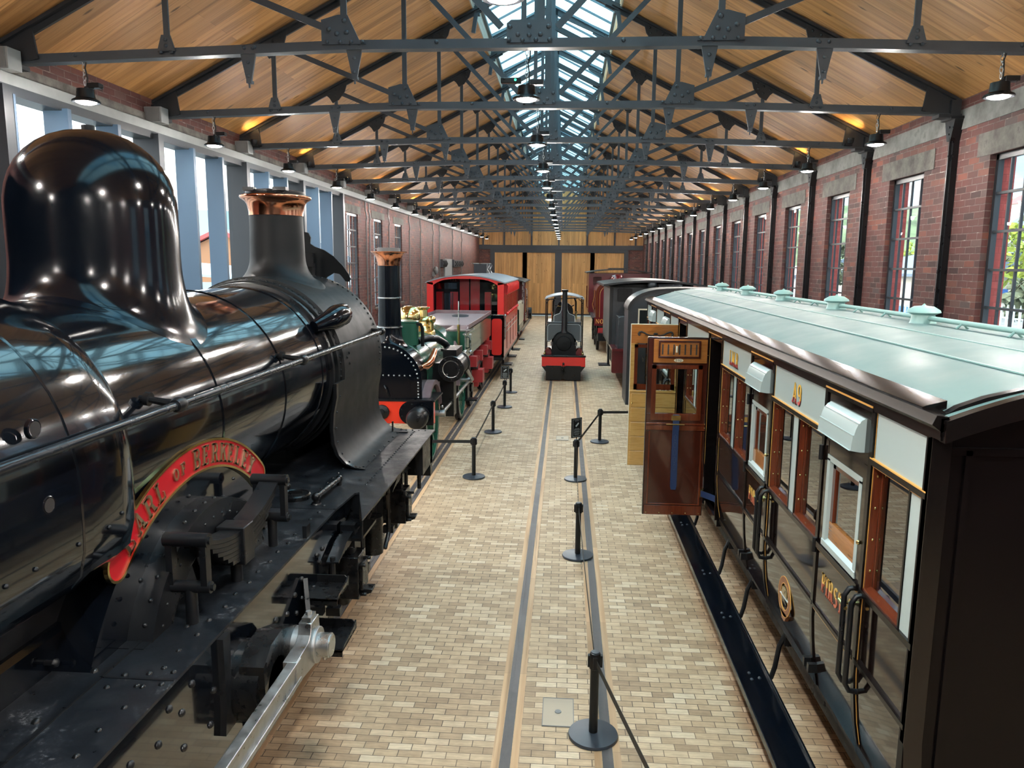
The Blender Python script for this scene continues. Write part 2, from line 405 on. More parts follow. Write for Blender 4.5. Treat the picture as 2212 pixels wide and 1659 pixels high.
def scuff():
    m, nt, b, out = newmat('scuffed black plate'); g = N(nt, 'NewGeometry'); pos = g.outputs['Position']
    n1 = noise(nt, 9., 8, pos, .7); n2 = noise(nt, 70., 3, pos, .7); n3 = noise(nt, 3., 3, pos)
    mu = N(nt, 'Math', operation='MULTIPLY'); L(nt, n1.outputs[0], mu.inputs[0]); L(nt, n2.outputs[0], mu.inputs[1])
    mu2 = N(nt, 'Math', operation='MULTIPLY'); L(nt, mu.outputs[0], mu2.inputs[0]); L(nt, n3.outputs[0], mu2.inputs[1])
    r = ramp(nt, mu2.outputs[0], [(.13, (.005,.0065,.009)), (.19, (.014,.016,.02)), (.235, (.09,.09,.09))]); L(nt, r.outputs[0], b.inputs['Base Color'])
    mr = N(nt, 'MapRange'); b.inputs['Specular IOR Level'].default_value = .4; setin(mr, From_Min=.3, From_Max=.7, To_Min=.24, To_Max=.55); L(nt, n1.outputs[0], mr.inputs[0]); L(nt, mr.outputs[0], b.inputs['Roughness'])
    bump(nt, b, n3.outputs[0], .15, .01); return m
M.scuff = scuff()
SKY, LAMP, UPL, EXPO = 1.8, 122, 9, 0.3
# ================================================================== the hall
XC = -.355; XL, XR = -5.25, 4.65; Y0, Y1 = -3.0, 46.8; SP = 2.63; TY = [4.49+SP*k for k in range(16)]
def roofz(x): return 5.09+.495*(4.97-abs(x-XC))
struct(MB().box(XL-.6, XR+.6, Y0-.3, Y1+.3, -.25, 0).build('floor', M.floor))
# rails and timber edging let into the floor
def strip(name, m, x0, x1, z, y0=Y0, y1=Y1-.1): return MB().box(x0, x1, y0, y1, -.01, z).build(name, m)
RX = [('centre', -.32, .33), ('left', -3.40, -2.06), ('outer', -3.455, -1.96), ('right', 1.98, 2.94)]
RW = {-.32: 'left rail of the centre track in the middle of the floor', .33: 'right rail of the centre track beside the belt posts', -2.06: 'inner rail under the right wheels of the green engine',
      -1.96: 'rail nearest the aisle beside the green engine', -3.40: 'far inner rail beyond the black engine', -3.455-.06: 'outermost rail by the glazed wall', 1.98: 'near rail under the brown and white carriage', 2.94: 'far rail under the brown and white carriage'}
for x, lab in RW.items():
    b = MB(); b.box(x-.034, x-.008, Y0, Y1-.3, -.02, .007); b.box(x+.008, x+.034, Y0, Y1-.3, -.02, .007); b.box(x-.009, x+.009, Y0, Y1-.3, -.02, .003)
    tag(b.build('rail', M.rail), 'grooved steel rail, '+lab, 'rail', 'rails let into the floor')
n = 0
for x, sides in ((-.32, (-1, 1)), (.33, (-1, 1)), (-1.96, (1,)), (-2.06, (-1,))):
    for s in sides:
        n += 1; struct(strip('trim_%d' % n, M.edge, *sorted((x+s*.036, x+s*.085)), .004))
# ---- walls
WY = [8.46+SP*k for k in range(-2, 15)]
def wall_right():
    b = MB(); zt = 5.13; z0, z1 = 1.0, 4.34; hw = .535
    b.box(XR, XR+.27, Y0, Y1+.3, 0, z0); b.box(XR, XR+.27, Y0, Y1+.3, z1, zt); y = Y0
    for c in WY: b.box(XR, XR+.27, y, c-hw, z0, z1); y = c+hw
    b.box(XR, XR+.27, y, Y1+.3, z0, z1); struct(b.build('wall_right', M.brick))
wall_right()
LWY = [18.8, 21.4, 24.03]; LWN = [4.6, 2.0, -.6]  # LWN: unseen windows added for cool light, guessed from the dome's reflections
def wall_left():
    b = MB(); zt = 5.13; X = XL-.22; g0, g1 = 6.72, 17.42
    yy = Y0; b.box(X, XL, Y0, g0, 0, 1.0); b.box(X, XL, Y0, g0, 4.32, zt)
    for c in LWN: b.box(X, XL, yy, c-.5, 1.0, 4.32); yy = c+.5
    b.box(X, XL, yy, g0, 1.0, 4.32); b.box(X, XL, g0, g1, 4.66, zt); b.box(X, XL, g0, g1, 0, .25); y = g1; z0, z1 = 1.9, 4.32
    b.box(X, XL, g1, Y1+.3, 0, z0); b.box(X, XL, g1, Y1+.3, z1, zt)
    for c in LWY: b.box(X, XL, y, c-.5, z0, z1); y = c+.5
    b.box(X, XL, y, Y1+.3, z0, z1); struct(b.build('wall_left', M.brick))
wall_left()
struct(MB().box(XR-.012, XR+.01, Y0, Y1, 4.72, 4.95).build('trim_20', M.conband))
struct(MB().box(XL-.01, XL+.012, Y0, Y1, 4.81, 4.93).build('trim_21', M.concrete))
struct(MB().box(XL-.01, XL+.11, Y0, Y1, 4.69, 4.81).build('trim_22', M.beam, bevel=.006))
for i, c in enumerate(WY):
    struct(MB().box(XR-.008, XR+.1, c-.80, c+.80, 4.345, 4.60).build('trim_%d' % (30+i), M.concrete))
    r = MB(); 
    for s in (-1, 1): r.box(XR+.13, XR+.272, *sorted((c+s*.535, c+s*.515)), 1.0, 4.34)
    struct(r.build('trim_%d' % (60+i), M.redbrick))
for i, c in enumerate(LWY): struct(MB().box(XL-.1, XL+.008, c-.75, c+.75, 4.325, 4.52).build('trim_%d' % (90+i), M.concrete))
struct(MB().box(XL-.4, XR+.27, Y0-.3, Y0, 0, 8.2).build('wall_back', M.backwall))
# windows of the right wall: a steel frame with glazing bars and one pane
def steel_window(n, x, c, hw, z0, z1, cols, rows, s):
    f = MB(); t = .035
    for q in (-1, 1): f.box(x-.03, x+.03, *sorted((c+q*hw, c+q*(hw-.05))), z0, z1)
    f.box(x-.03, x+.03, c-hw, c+hw, z1-.06, z1); f.box(x-.03, x+.03, c-hw, c+hw, z0, z0+.05)
    for k in range(1, cols): y = c-hw+2*hw*k/cols; f.box(x-.015, x+.015, y-.009, y+.009, z0, z1)
    for k in range(1, rows): z = z0+(z1-z0)*k/rows; f.box(x-.02, x+.02, c-hw, c+hw, z-.014, z+.014)
    w = struct(f.build('window_%d' % n, M.finpost)); g = MB().box(x-.004, x+.004, c-hw+.02, c+hw-.02, z0+.02, z1-.02).build('window_pane', M.glass, w); g['kind'] = 'structure'
for i, c in enumerate(WY): steel_window(i+1, XR+.10, c, .535, 1.0, 4.34, 4, 8, 1)
for i, c in enumerate(LWN): steel_window(i+51, XL-.06, c, .5, 1.0, 4.32, 3, 8, -1)
for i, c in enumerate(LWY): steel_window(i+21, XL-.06, c, .5, 1.9, 4.32, 3, 6, -1)
for i, c in enumerate(LWY): struct(MB().box(XL-.17, XL+.05, c-.55, c+.55, 1.84, 1.90).build('trim_%d' % (95+i), M.concrete))
# glazed screen of the left wall: deep posts and fins
fr = MB(); fr.box(-5.34, -5.10, 6.72, 17.42, 4.60, 4.69); fr.box(-5.34, -5.10, 6.72, 17.42, .2, .3); fr.box(-5.345, -5.28, 6.72, 17.42, 1.5, 1.56)
fi = MB()
for k in range(5):
    y = 6.82+SP*k; fr.box(-5.36, -5.03, y-.06, y+.06, .25, 4.66)
    if k < 4:
        for q in (1, 2): fi.box(-5.30, -5.04, y+SP*q/3-.03, y+SP*q/3+.03, .25, 4.62)
fi.box(-5.30, -5.04, 6.9, 6.93, .25, 4.6)
w = struct(fr.build('window_31', M.finpost)); 
for q in fi.parts('window_fin', M.fin, w): q['kind'] = 'structure'
q = MB().box(-5.305, -5.295, 6.74, 17.4, .3, 4.62).build('window_pane', M.glass, w); q['kind'] = 'structure'
# ---- ceiling slopes and roof light
SW, SZ = 1.13, roofz(XC+1.13)
def ceil(s):
    a = (XC+s*5.4, 5.09+.495*(4.97-5.4)); c = (XC+s*SW, SZ)
    return struct(MB().prism([a, c, (c[0], c[1]+.16), (a[0], a[1]+.16)], 'y', Y0-.3, Y1+.3).build('ceiling', M.ceil))
ceil(-1); ceil(1)
up = MB()
for s in (-1, 1): up.box(*sorted((XC+s*SW, XC+s*(SW+.05))), Y0, Y1, SZ-.01, SZ+.32)
struct(up.build('trim_101', M.palewood))
RZ = SZ+.30+.5*1.2
def slopez(x): return SZ+.30+.5*(1.2-abs(x-XC))
for i, s in enumerate((-1, 1)):
    a = (XC+s*1.28, slopez(XC+1.28)); c = (XC, RZ); b = MB().prism([a, c, (c[0], c[1]+.012), (a[0], a[1]+.012)], 'y', Y0, Y1)
    struct(b.build('window_%d' % (41+i), M.skyglass))
bars = MB()
k = 0; y = Y0+.2
while y < Y1:
    for s in (-1, 1): bars.bar((XC, y, RZ-.03), (XC+s*1.25, y, slopez(XC+1.25)-.03), .024, .034)
    y += SP/4
for s in (-1, 1):
    bars.box(*sorted((XC+s*1.08, XC+s*1.15)), Y0, Y1, SZ+.27, SZ+.32)
struct(bars.build('trim_102', M.finl))
struct(MB().box(XC-.05, XC+.05, Y0, Y1, RZ-.16, RZ+.02).box(XC-.07, XC+.07, Y0, Y1, RZ-.16, RZ-.145).build('trim_103', M.finl))
gl = MB().prism([(XC-1.2, SZ-.1), (XC+1.2, SZ-.1), (XC+1.2, SZ+.30), (XC, RZ), (XC-1.2, SZ+.30)], 'y', Y0-.3, Y0).build('wall_back', M.backwall); struct(gl)
# ---- far end wall: tall timber doors in a dark frame
YE = Y1
struct(MB().box(XL-.4, -4.55, YE, YE+.3, 0, 4.3).box(3.78, XR+.27, YE, YE+.3, 0, 4.3).build('wall_far', M.brick))
gw = MB(); 
gw.prism([(XL-.4, 4.28), (XR+.27, 4.28), (XR+.27, 4.9), (XC, 7.9), (XL-.4, 4.9)], 'y', YE+.02, YE+.2); struct(gw.build('wall_far', M.doorwood))
f = MB(); f.box(XL, XR, YE-.16, YE+.05, 4.02, 4.28); f.box(-4.55, 3.78, YE-.12, YE+.05, 3.84, 4.03)
for x0, x1 in ((-4.55, -4.29), (-.62, -.21), (3.53, 3.78)): f.box(x0, x1, YE-.14, YE+.05, .0, 3.9)
for x in (-5.0, -3.72, -2.05, -.40, 1.30, 2.95, 4.2): f.box(x-.05, x+.05, YE-.1, YE+.04, 4.25, roofz(x)-.02 if abs(x-XC) > 1 else 7.2)
struct(f.build('trim_104', M.navy))
for i, (x0, x1) in enumerate(((-4.29, -2.455), (-2.455, -.62), (-.21, 1.645), (1.645, 3.53))):
    p = struct(MB().box(x0, x1, YE-.02, YE+.05, .13, 3.86).build('door_%d' % (i+1), M.doorwood)); m = x0 if i % 2 else x1
    e = MB().box(m-.13, m+.13, YE-.05, YE-.015, .1, 3.86).box(x0, x1, YE-.06, YE-.015, .06, .16).build('door_frame', M.navy, p); e['kind'] = 'structure'
struct(MB().box(-4.5, 3.7, YE-.1, YE+.02, 0, .055).build('trim_105', M.white))  # white strip painted in for the light gap under the doors

# ---- roof trusses
def make_truss():
    t = thing('roof_truss', '', 'roof truss', (XC, TY[0], 4.9), 'riveted steel roof trusses across the hall'); y = TY[0]
    zc = 5.02
    def ch(x): a = abs(x); return 5.025 if a <= 1.67 else 5.025-(a-1.67)/(4.87-1.67)*.10
    def X(x): return XC+x
    m = M.truss
    b = MB()
    for a, c in ((-4.87, -1.67), (-1.67, 1.67), (1.67, 4.87)):
        b.bar((X(a), y, ch(a)+.03), (X(c), y, ch(c)+.03), .018, .062); b.bar((X(a), y, ch(a)-.022), (X(c), y, ch(c)-.022), .11, .018)
        b.bar((X(a), y, ch(a)-.006), (X(c), y, ch(c)-.006), .05, .016)
    for x in (-4.2, -2.5, -.83, .83, 2.5, 4.2): b.rivet((X(x), y-.012, ch(x)+.035), (0,-1,0), .02)
    b.build('bottom_chord', m, t)
    def rz(x): return roofz(XC+abs(x))-.035
    for s in (-1, 1):
        b = MB(); b.bar((X(s*4.97), y, rz(4.97)), (X(s*1.0), y, rz(1.0)), .13, .03); b.bar((X(s*4.97), y, rz(4.97)-.035), (X(s*.9), y, rz(.9)-.035), .03, .075)
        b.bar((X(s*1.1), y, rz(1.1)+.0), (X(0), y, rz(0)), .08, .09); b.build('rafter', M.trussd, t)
        for x, g in ((3.32, 1), (1.67, 1)):
            MB().bar((X(s*x), y, ch(x)+.05), (X(s*x), y, rz(x)-.05), .02, .052 if x > 3 else .056, (1,0,0)).build('vertical_strut', m, t)
        for (xa, za), (xc, zc_) in (((1.72, ch(1.67)+.12), (3.25, rz(3.3)-.12)), ((.25, ch(0)+.16), (1.6, rz(1.67)-.12))):
            MB().bar((X(s*xa), y+.012, za), (X(s*xc), y+.012, zc_), .018, .06, (0,0,1)).build('diagonal_brace', m, t)
        # gusset on the chord kink
        g = MB(); z = ch(1.67)+.02
        g.prism([(X(s*1.47), z), (X(s*1.52), z+.02), (X(s*1.63), z+.25), (X(s*1.72), z+.25), (X(s*1.87), z+.21), (X(s*1.87), z)], 'y', y-.028, y-.008)
        for dx, dz in ((1.66, .2), (1.8, .13), (1.73, .09), (1.64, .10)): g.rivet((X(s*dx), y-.028, z+dz), (0,-1,0), .024)
        for dx in (1.5, 1.6, 1.7, 1.82): g.rivet((X(s*dx), y-.028, z+.02), (0,-1,0), .02)
        g.build('gusset_plate', m, t)
        g = MB(); z = ch(3.32)+.03
        g.prism([(X(s*3.32-.085), z), (X(s*3.32-.04), z+.14), (X(s*3.32+.04), z+.14), (X(s*3.32+.085), z)], 'y', y-.03, y-.01)
        for dz in (.045, .1): g.rivet((X(s*3.32), y-.03, z+dz), (0,-1,0), .02)
        for dx in (-.05, .05): g.rivet((X(s*3.32+dx), y-.03, z-.01), (0,-1,0), .018)
        g.build('gusset_plate', m, t)
        for x in (3.32, 1.67):
            g = MB(); zz = rz(x)-.04; sl = -.495
            def q(dx, dz): return (X(s*(x+dx)), zz+dx*sl+dz)
            g.prism([q(-.2, .03), q(.2, .03), q(.1, -.1), q(.05, -.2), q(-.05, -.2), q(-.15, -.12)], 'y', y-.025, y-.005)
            for dx, dz in ((-.1, -.02), (0, -.02), (.1, -.02), (0, -.12), (-.08, -.09)): p = q(dx, dz); g.rivet((p[0], y-.025, p[1]), (0,-1,0), .018)
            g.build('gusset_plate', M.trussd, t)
        for x in (1.575, 2.555):
            g = MB(); z = ch(x)-.03
            g.prism([(X(s*x)-.07, z+.01), (X(s*x)+.07, z+.01), (X(s*x)+.068, z-.02), (X(s*x)+.025, z-.235), (X(s*x)-.02, z-.235), (X(s*x)-.065, z-.02)], 'y', y-.035, y-.012)
            g.box(X(s*x)-.022, X(s*x)+.026, y-.04, y+.02, z-.25, z-.225); g.cyl((X(s*x), y-.02, z-.29), (X(s*x), y-.02, z-.24), .008, 6)
            for dz in (-.07, -.19): g.rivet((X(s*x), y-.035, z+dz), (0,-1,0), .018)
            for dx in (-.04, .04): g.rivet((X(s*x)+dx, y-.012, z+.06), (0,-1,0), .018)
            g.build('hanger_plate', m, t)
        e = MB(); e.prism([(X(s*4.55), 4.95), (X(s*4.9), 4.86), (X(s*4.95), 5.1), (X(s*4.6), 5.3)], 'y', y-.03, y-.01); e.box(*sorted((X(s*4.72), X(s*4.98))), y-.09, y+.09, 4.86, 4.9)
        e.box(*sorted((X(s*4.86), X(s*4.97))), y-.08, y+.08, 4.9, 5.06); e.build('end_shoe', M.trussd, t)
        # roof light post and bracket
        e = MB(); e.box(*sorted((X(s*1.03), X(s*1.11))), y-.02, y+.06, rz(1.05)-.1, SZ+.28); e.prism([(X(s*1.04), SZ+.28), (X(s*.8), SZ+.42), (X(s*.78), SZ+.36), (X(s*1.03), SZ+.2)], 'y', y-.01, y+.01)
        e.bar((X(s*1.06), y, SZ+.1), (X(s*1.13), y, SZ-.35), .05, .06)
        e.bar((X(s*1.08), y, SZ+.32), (X(0), y, RZ-.10), .05, .11)
        for k in range(5): e.rivet((X(s*(1.0-.18*k)), y-.025, SZ+.36+.09*k-.02), (0,-1,0), .016)
        e.build('roof_light_bracket', m, t)
    g = MB(); z = ch(0)+.02
    g.prism([(X(-.2), z), (X(-.2), z+.16), (X(-.16), z+.19), (X(.16), z+.19), (X(.2), z+.16), (X(.2), z)], 'y', y-.028, y-.008)
    for dx, dz in ((-.17, .13), (0, .14), (.17, .13), (-.1, .065), (0, .06), (.1, .065), (-.18, .02), (-.06, .02), (.06, .02), (.18, .02)): g.rivet((X(dx), y-.028, z+dz), (0,-1,0), .023)
    g.build('gusset_plate', m, t)
    k = MB(); k.bar((X(-.05), y, z+.15), (X(-.05), y, RZ-.12), .03, .045, (1,0,0)); k.bar((X(.10), y, z+.15), (X(.10), y, RZ-.12), .05, .07, (1,0,0)); k.build('king_post', m, t)
    return t
proto = make_truss()
for k, y in enumerate(TY):
    lab = ('riveted grey steel roof truss closest to the camera, cut by the top of the photo' if k == 0 else 'riveted grey steel roof truss, the last one before the timber end wall' if k == 15 else 'riveted grey steel roof truss, %s one back from the camera' % ORD[k])
    o = proto if k == 0 else dup(proto, (XC, y, 4.9))
    o['label'] = lab
# wall stanchions of the right wall
def make_stanchion(y):
    t = thing('wall_stanchion', '', 'wall post', (XR-.05, y, 0), 'flat steel wall posts on the right wall')
    MB().box(XR-.07, XR, y-.045, y+.045, 0, 4.62).box(XR-.10, XR-.07, y-.012, y+.012, 0, 4.62).build('post', M.blackd, t)
    b = MB().prism([(y-.045, 4.6), (y+.045, 4.6), (y+.12, 4.84), (y-.12, 4.84)], 'x', XR-.11, XR); b.box(XR-.16, XR, y-.13, y+.13, 4.84, 4.87)
    for dz in (.08, .16): b.rivet((XR-.11, y, 4.6+dz), (-1,0,0), .015)
    b.build('head_bracket', M.blackd, t); return t
p0 = make_stanchion(TY[1])
for k in range(1, 16):
    o = p0 if k == 1 else dup(p0, (XR-.05, TY[k], 0)); o['label'] = 'black flat steel post on the right brick wall under the %s roof truss' % ORD[k]
# conduit pipes of the left wall
def pipe(y, z0=0., dy=.07, off=.03, z1=4.69):
    pts = [(XL+off, y, z0), (XL+off, y, z1-.5), (XL+off+.02, y, z1-.42), (XL+off+.02, y-dy, z1-.3), (XL+off, y-dy, z1-.22), (XL+off, y-dy, z1)]
    return MB().tube(pts, .018, 8).build('conduit_pipe', M.galv)
for i, (y, lab) in enumerate(((6.6, 'grey steel conduit at the near end of the glazed screen'), (17.62, 'grey steel conduit just past the end of the glazed screen'), (17.80, 'grey steel conduit between the glazed screen and the first small brick window'),
        (20.0, 'grey conduit right after the first small window of the left wall'), (20.35, 'grey conduit left of the second small window of the left wall'), (22.6, 'grey conduit between the second and third small windows of the left wall'),
        (25.6, 'grey conduit just past the third small window of the left wall'), (27.6, 'grey conduit on the brick above the brass dome'), (30.2, 'grey conduit left of the red carriage roof'), (31.8, 'grey conduit beside the dark vent boxes'),
        (35.5, 'grey conduit right of the white wall panel'), (38.6, 'grey conduit past the second dark vent box'))):
    tag(pipe(y), lab, 'pipe', 'conduit pipes on the left wall')
tag(MB().box(XL, XL+.06, 33.0, 35.1, 1.6, 3.33).build('wall_panel', M.beam), 'pale grey panel on the left brick wall above the red carriage', 'panel')
for y0, y1, lab in ((31.9, 33.0, 'left of the pale wall panel'), (35.2, 38.4, 'right of the pale wall panel')):
    t = thing('vent_box', 'dark slatted box on the left wall, '+lab, 'vent box', (XL, (y0+y1)/2, 2.9), 'dark slatted boxes on the left wall')
    b = MB().box(XL, XL+.14, y0, y1, 2.98, 3.3); b.build('casing', M.navy, t); b = MB()
    for k in range(5): y = y0+(y1-y0)*(k+.5)/5; b.tube([(XL+.14, y, 3.0), (XL+.2, y, 3.12), (XL+.14, y, 3.25)], .02, 6)
    b.parts('hoop', M.blackd, t)
tag(MB().box(XL+.001, XL+.03, 28.9, 29.9, 0, 2.1).build('doorway_panel', M.dark), 'dark doorway low on the left wall behind the brass domes', 'doorway')
t = thing('wall_bell', 'grey round wall fitting on a pipe left of the red carriage', 'fitting', (XL+.12, 30.2, 2.75)); MB().ball((XL+.14, 30.2, 2.85), .16, 14, 8, (.6,1,1)).build('dish', M.galv, t); MB().box(XL, XL+.1, 30.1, 30.3, 2.62, 2.8).build('bracket', M.galv, t)
# grey junction boxes at the truss ends, left wall
j0 = None
for k in range(1, 9):
    y = TY[k]-.17
    if j0 is None:
        j0 = thing('junction_box', '', 'box', (XL+.16, y, 4.82), 'grey boxes at the left truss ends')
        MB().box(XL+.0, XL+.22, y-.09, y+.09, 4.81, 5.0).build('casing', M.beam, j0, bevel=.004); MB().box(XL+.02, XL+.20, y-.1, y-.09, 4.82, 4.99).build('lid', M.galv, j0); o = j0
    else: o = dup(j0, (XL+.16, y, 4.82))
    o['label'] = 'small grey steel box on the left wall beside the end of the %s truss' % ORD[k]
# ---- pendant lamps
def make_lamp(x, y):
    t = thing('pendant_lamp', '', 'lamp', (x, y, 4.55), 'high bay lamps hung from the trusses')
    b = MB(); b.lathe([(.045, 4.685), (.075, 4.68), (.08, 4.62), (.085, 4.60), (.12, 4.58), (.125, 4.565), (.115, 4.56), (.092, 4.566)], (x, y, 0), 'z', 24, cap=False)
    b.build('housing', M.blackd, t)
    MB().lathe([(.0, 4.545), (.06, 4.549), (.088, 4.56), (.093, 4.575), (0, 4.576)], (x, y, 0), 'z', 24, cap=False).build('lens', M.lamp, t)
    MB().box(x+.03, x+.15, y-.03, y+.05, 4.69, 4.735).bar((x, y, 4.68), (x+.05, y, 4.70), .03, .04).build('driver_box', M.blackd, t, bevel=.005)
    c = MB()
    for k in range(6): z = 4.72+.045*k; c.tube([(x+.014*cos(q) if k % 2 else x, y+(0 if k % 2 else .014*cos(q)), z+.02+.028*sin(q)) for q in [2*pi*i/8 for i in range(8)]], .0035, 5, closed=True)
    c.build('chain', M.steel, t)
    MB().tube([(x+.02, y, 4.70), (x+.025, y+.01, 4.78), (x+.012, y, 4.87), (x+.03, y, 4.93), (x+.03, y, 4.98)], .007, 6).build('cable', M.rubber, t); return t
LX = (-4.49, -.375, 3.70); WHERE = ('left end', 'middle', 'right end'); lp = None
for k, y in enumerate(TY):
    for x, w in zip(LX, WHERE):
        if k == 0 and w != 'middle': continue
        if lp is None: lp = make_lamp(x, y); o = lp
        else: o = dup(lp, (x, y, 4.55))
        o['label'] = 'lit round black pendant lamp at the %s of the %s' % (w, 'truss closest to the camera' if k == 0 else 'truss before the end wall' if k == 15 else '%s truss back' % ORD[k])
# green running light on the near middle lamp
t = thing('emergency_unit', 'black pack with a tiny green light on the middle lamp of the second truss', 'indicator light', (-.5, TY[1]-.06, 4.70)); MB().box(-.60, -.42, TY[1]-.09, TY[1]-.035, 4.69, 4.735).build('casing', M.blackd, t, bevel=.006); MB().ball((-.47, TY[1]-.092, 4.715), .011, 10, 6).build('indicator', M.greenled, t)
# small warm uplighters at the truss ends
u0 = None
for k in range(3, 16):
    for s, w in ((-1, 'left'), (1, 'right')):
        x = XC+s*4.62; y = TY[k]-.16
        if u0 is None:
            u0 = thing('uplighter', '', 'uplighter', (x, y, 4.98), 'small warm uplighters at the truss ends'); MB().lathe([(.03, 4.95), (.045, 4.97), (.05, 5.03)], (x, y, 0), 'z', 14).build('body', M.blackd, u0); MB().lathe([(.042, 5.031), (0, 5.036)], (x, y, 0), 'z', 14).build('lens', M.up, u0)
            MB().box(x-.05, x+.05, y+.03, y+.12, 4.93, 4.96).build('bracket', M.blackd, u0); o = u0
        else: o = dup(u0, (x, y, 4.98))
        o['label'] = 'small glowing uplighter at the %s end of the %s' % (w, 'truss before the end wall' if k == 15 else '%s truss back' % ORD[k])
# floor hatches between the centre rails
h0 = None
for (y0, y1), lab in (((4.75, 5.08), 'square pale plywood floor hatch beside the nearest belt post'), ((13.31, 13.62), 'square pale floor hatch far along the centre track')):
    if h0 is None:
        h0 = thing('floor_hatch', lab, 'hatch', (.01, y0, 0), 'floor hatches between the centre rails'); MB().box(-.095, .115, y0, y1, -.01, .006).build('lid', M.palewood, h0); b = MB()
        b.box(-.1, -.095, y0-.005, y1+.005, -.01, .008); b.box(.115, .12, y0-.005, y1+.005, -.01, .008); b.box(-.1, .12, y0-.006, y0, -.01, .008); b.box(-.1, .12, y1, y1+.006, -.01, .008); b.build('rim', M.galv, h0)
        MB().lathe([(.0, .012), (.022, .011), (.024, .006)], (.01, (y0+y1)/2, 0), 'z', 14).build('lifting_ring', M.galv, h0)
    else: dup(h0, (.01, y0, 0), lab)
# ================================================================== black express engine with the curved nameplate
def slab_glyph(c):
    """slab serif capitals in a unit-high box: width, polygons"""
    a, t, s = .2, .10, .09          # stem, thin, serif height
    def r(x0, x1, y0, y1): return [(x0,y0),(x1,y0),(x1,y1),(x0,y1)]
    def arc(cx, cy, rx, ry, wx, wy, a0, a1, n=14):
        out = [];
        for i in range(n):
            p, q = radians(a0+(a1-a0)*i/n), radians(a0+(a1-a0)*(i+1)/n)
            out.append([(cx+rx*cos(p),cy+ry*sin(p)),(cx+rx*cos(q),cy+ry*sin(q)),(cx+(rx-wx)*cos(q),cy+(ry-wy)*sin(q)),(cx+(rx-wx)*cos(p),cy+(ry-wy)*sin(p))])
        return out
    st = [r(.08,.08+a,0,1), r(0,.38,0,s), r(0,.38,1-s,1)]
    if c == 'E': return .74, st+[r(.28,.7,0,s), r(.28,.7,1-s,1), r(.28,.5,.46,.55), r(.62,.7,0,.3), r(.62,.7,.7,1), r(.46,.53,.38,.63)]
    if c == 'F': return .72, st+[r(.28,.68,1-s,1), r(.28,.5,.46,.55), r(.6,.68,.68,1), r(.46,.53,.38,.63)]
    if c == 'L': return .72, st+[r(.28,.68,0,s), r(.6,.68,0,.36)]
    if c == 'A': return .86, [[(.1,0),(.2,0),(.46,1),(.38,1)], [(.38,1),(.52,1),(.80,0),(.58,0)], r(.22,.62,.28,.36), r(0,.3,0,s), r(.5,.9,0,s)]
    if c == 'R': return .84, st+[r(.28,.5,1-s,1), r(.28,.5,.46,.54)]+arc(.46,.73,.26,.27,.17,s,-90,90)+[[(.42,.5),(.6,.5),(.82,0),(.6,0)], r(.56,.88,0,s)]
    if c == 'B': return .80, st+[r(.28,.5,1-s,1), r(.28,.5,.47,.55), r(.28,.5,0,s)]+arc(.46,.75,.24,.25,.16,s,-90,90)+arc(.47,.26,.28,.27,.18,s,-90,90)
    if c == 'K': return .88, st+[[(.28,.38),(.28,.5),(.66,.95),(.76,.95)], [(.4,.56),(.56,.66),(.86,0),(.62,0)], r(.54,.84,1-s,1), r(.56,.92,0,s)]
    if c == 'Y': return .84, [r(.33,.53,0,.45), r(.22,.64,0,s), [(.08,1),(.3,1),(.53,.42),(.33,.42)], [(.66,1),(.76,1),(.53,.42),(.44,.42)], r(0,.36,1-s,1), r(.52,.88,1-s,1)]
    if c == 'O': return .84, arc(.42,.5,.42,.52,.2,.09,0,360,26)
    if c == 'N': return .9, [r(.08,.18,0,1), r(.7,.8,0,1), [(.06,1),(.26,1),(.82,0),(.62,0)], r(0,.28,0,s), r(0,.2,1-s,1), r(.6,.9,1-s,1)]
    if c == 'I': return .4, st
    if c == 'S': return .7, arc(.35,.74,.32,.26,.16,.1,40,270)+arc(.35,.26,.32,.26,.16,.1,-140,90)
    if c == 'T': return .78, [r(.28,.5,0,1), r(.18,.6,0,s), r(0,.78,1-s,1), r(0,.08,.68,1), r(.7,.78,.68,1)]
    if c == 'M': return 1.05, [r(.08,.18,0,1), r(.78,.98,0,1), [(.08,1),(.28,1),(.56,.1),(.46,.1)], [(.46,.1),(.56,.1),(.84,1),(.74,1)], r(0,.28,0,s), r(.7,1.05,0,s), r(0,.24,1-s,1), r(.78,1.05,1-s,1)]
    if c == '.': return .26, [r(.04,.22,0,.18)]
    if c == '9': return .74, arc(.36,.7,.34,.3,.17,.09,0,360,22)+arc(.36,.42,.34,.42,.17,.1,-130,20,12)
    if c == '5': return .7, [r(.06,.6,1-s*1.4,1), r(.06,.2,.5,1)]+arc(.32,.32,.33,.32,.16,.1,-150,120)
    if c == '2': return .7, arc(.34,.7,.32,.3,.16,.1,-20,190)+[[(.48,.62),(.66,.62),(.24,.08),(.02,.08)], r(.02,.66,0,s*1.5)]
    if c == '1': return .45, [r(.12,.32,0,1), r(.02,.42,0,s), [(.12,1),(.12,.84),(0,.78),(0,.86)]]
    return .4, []

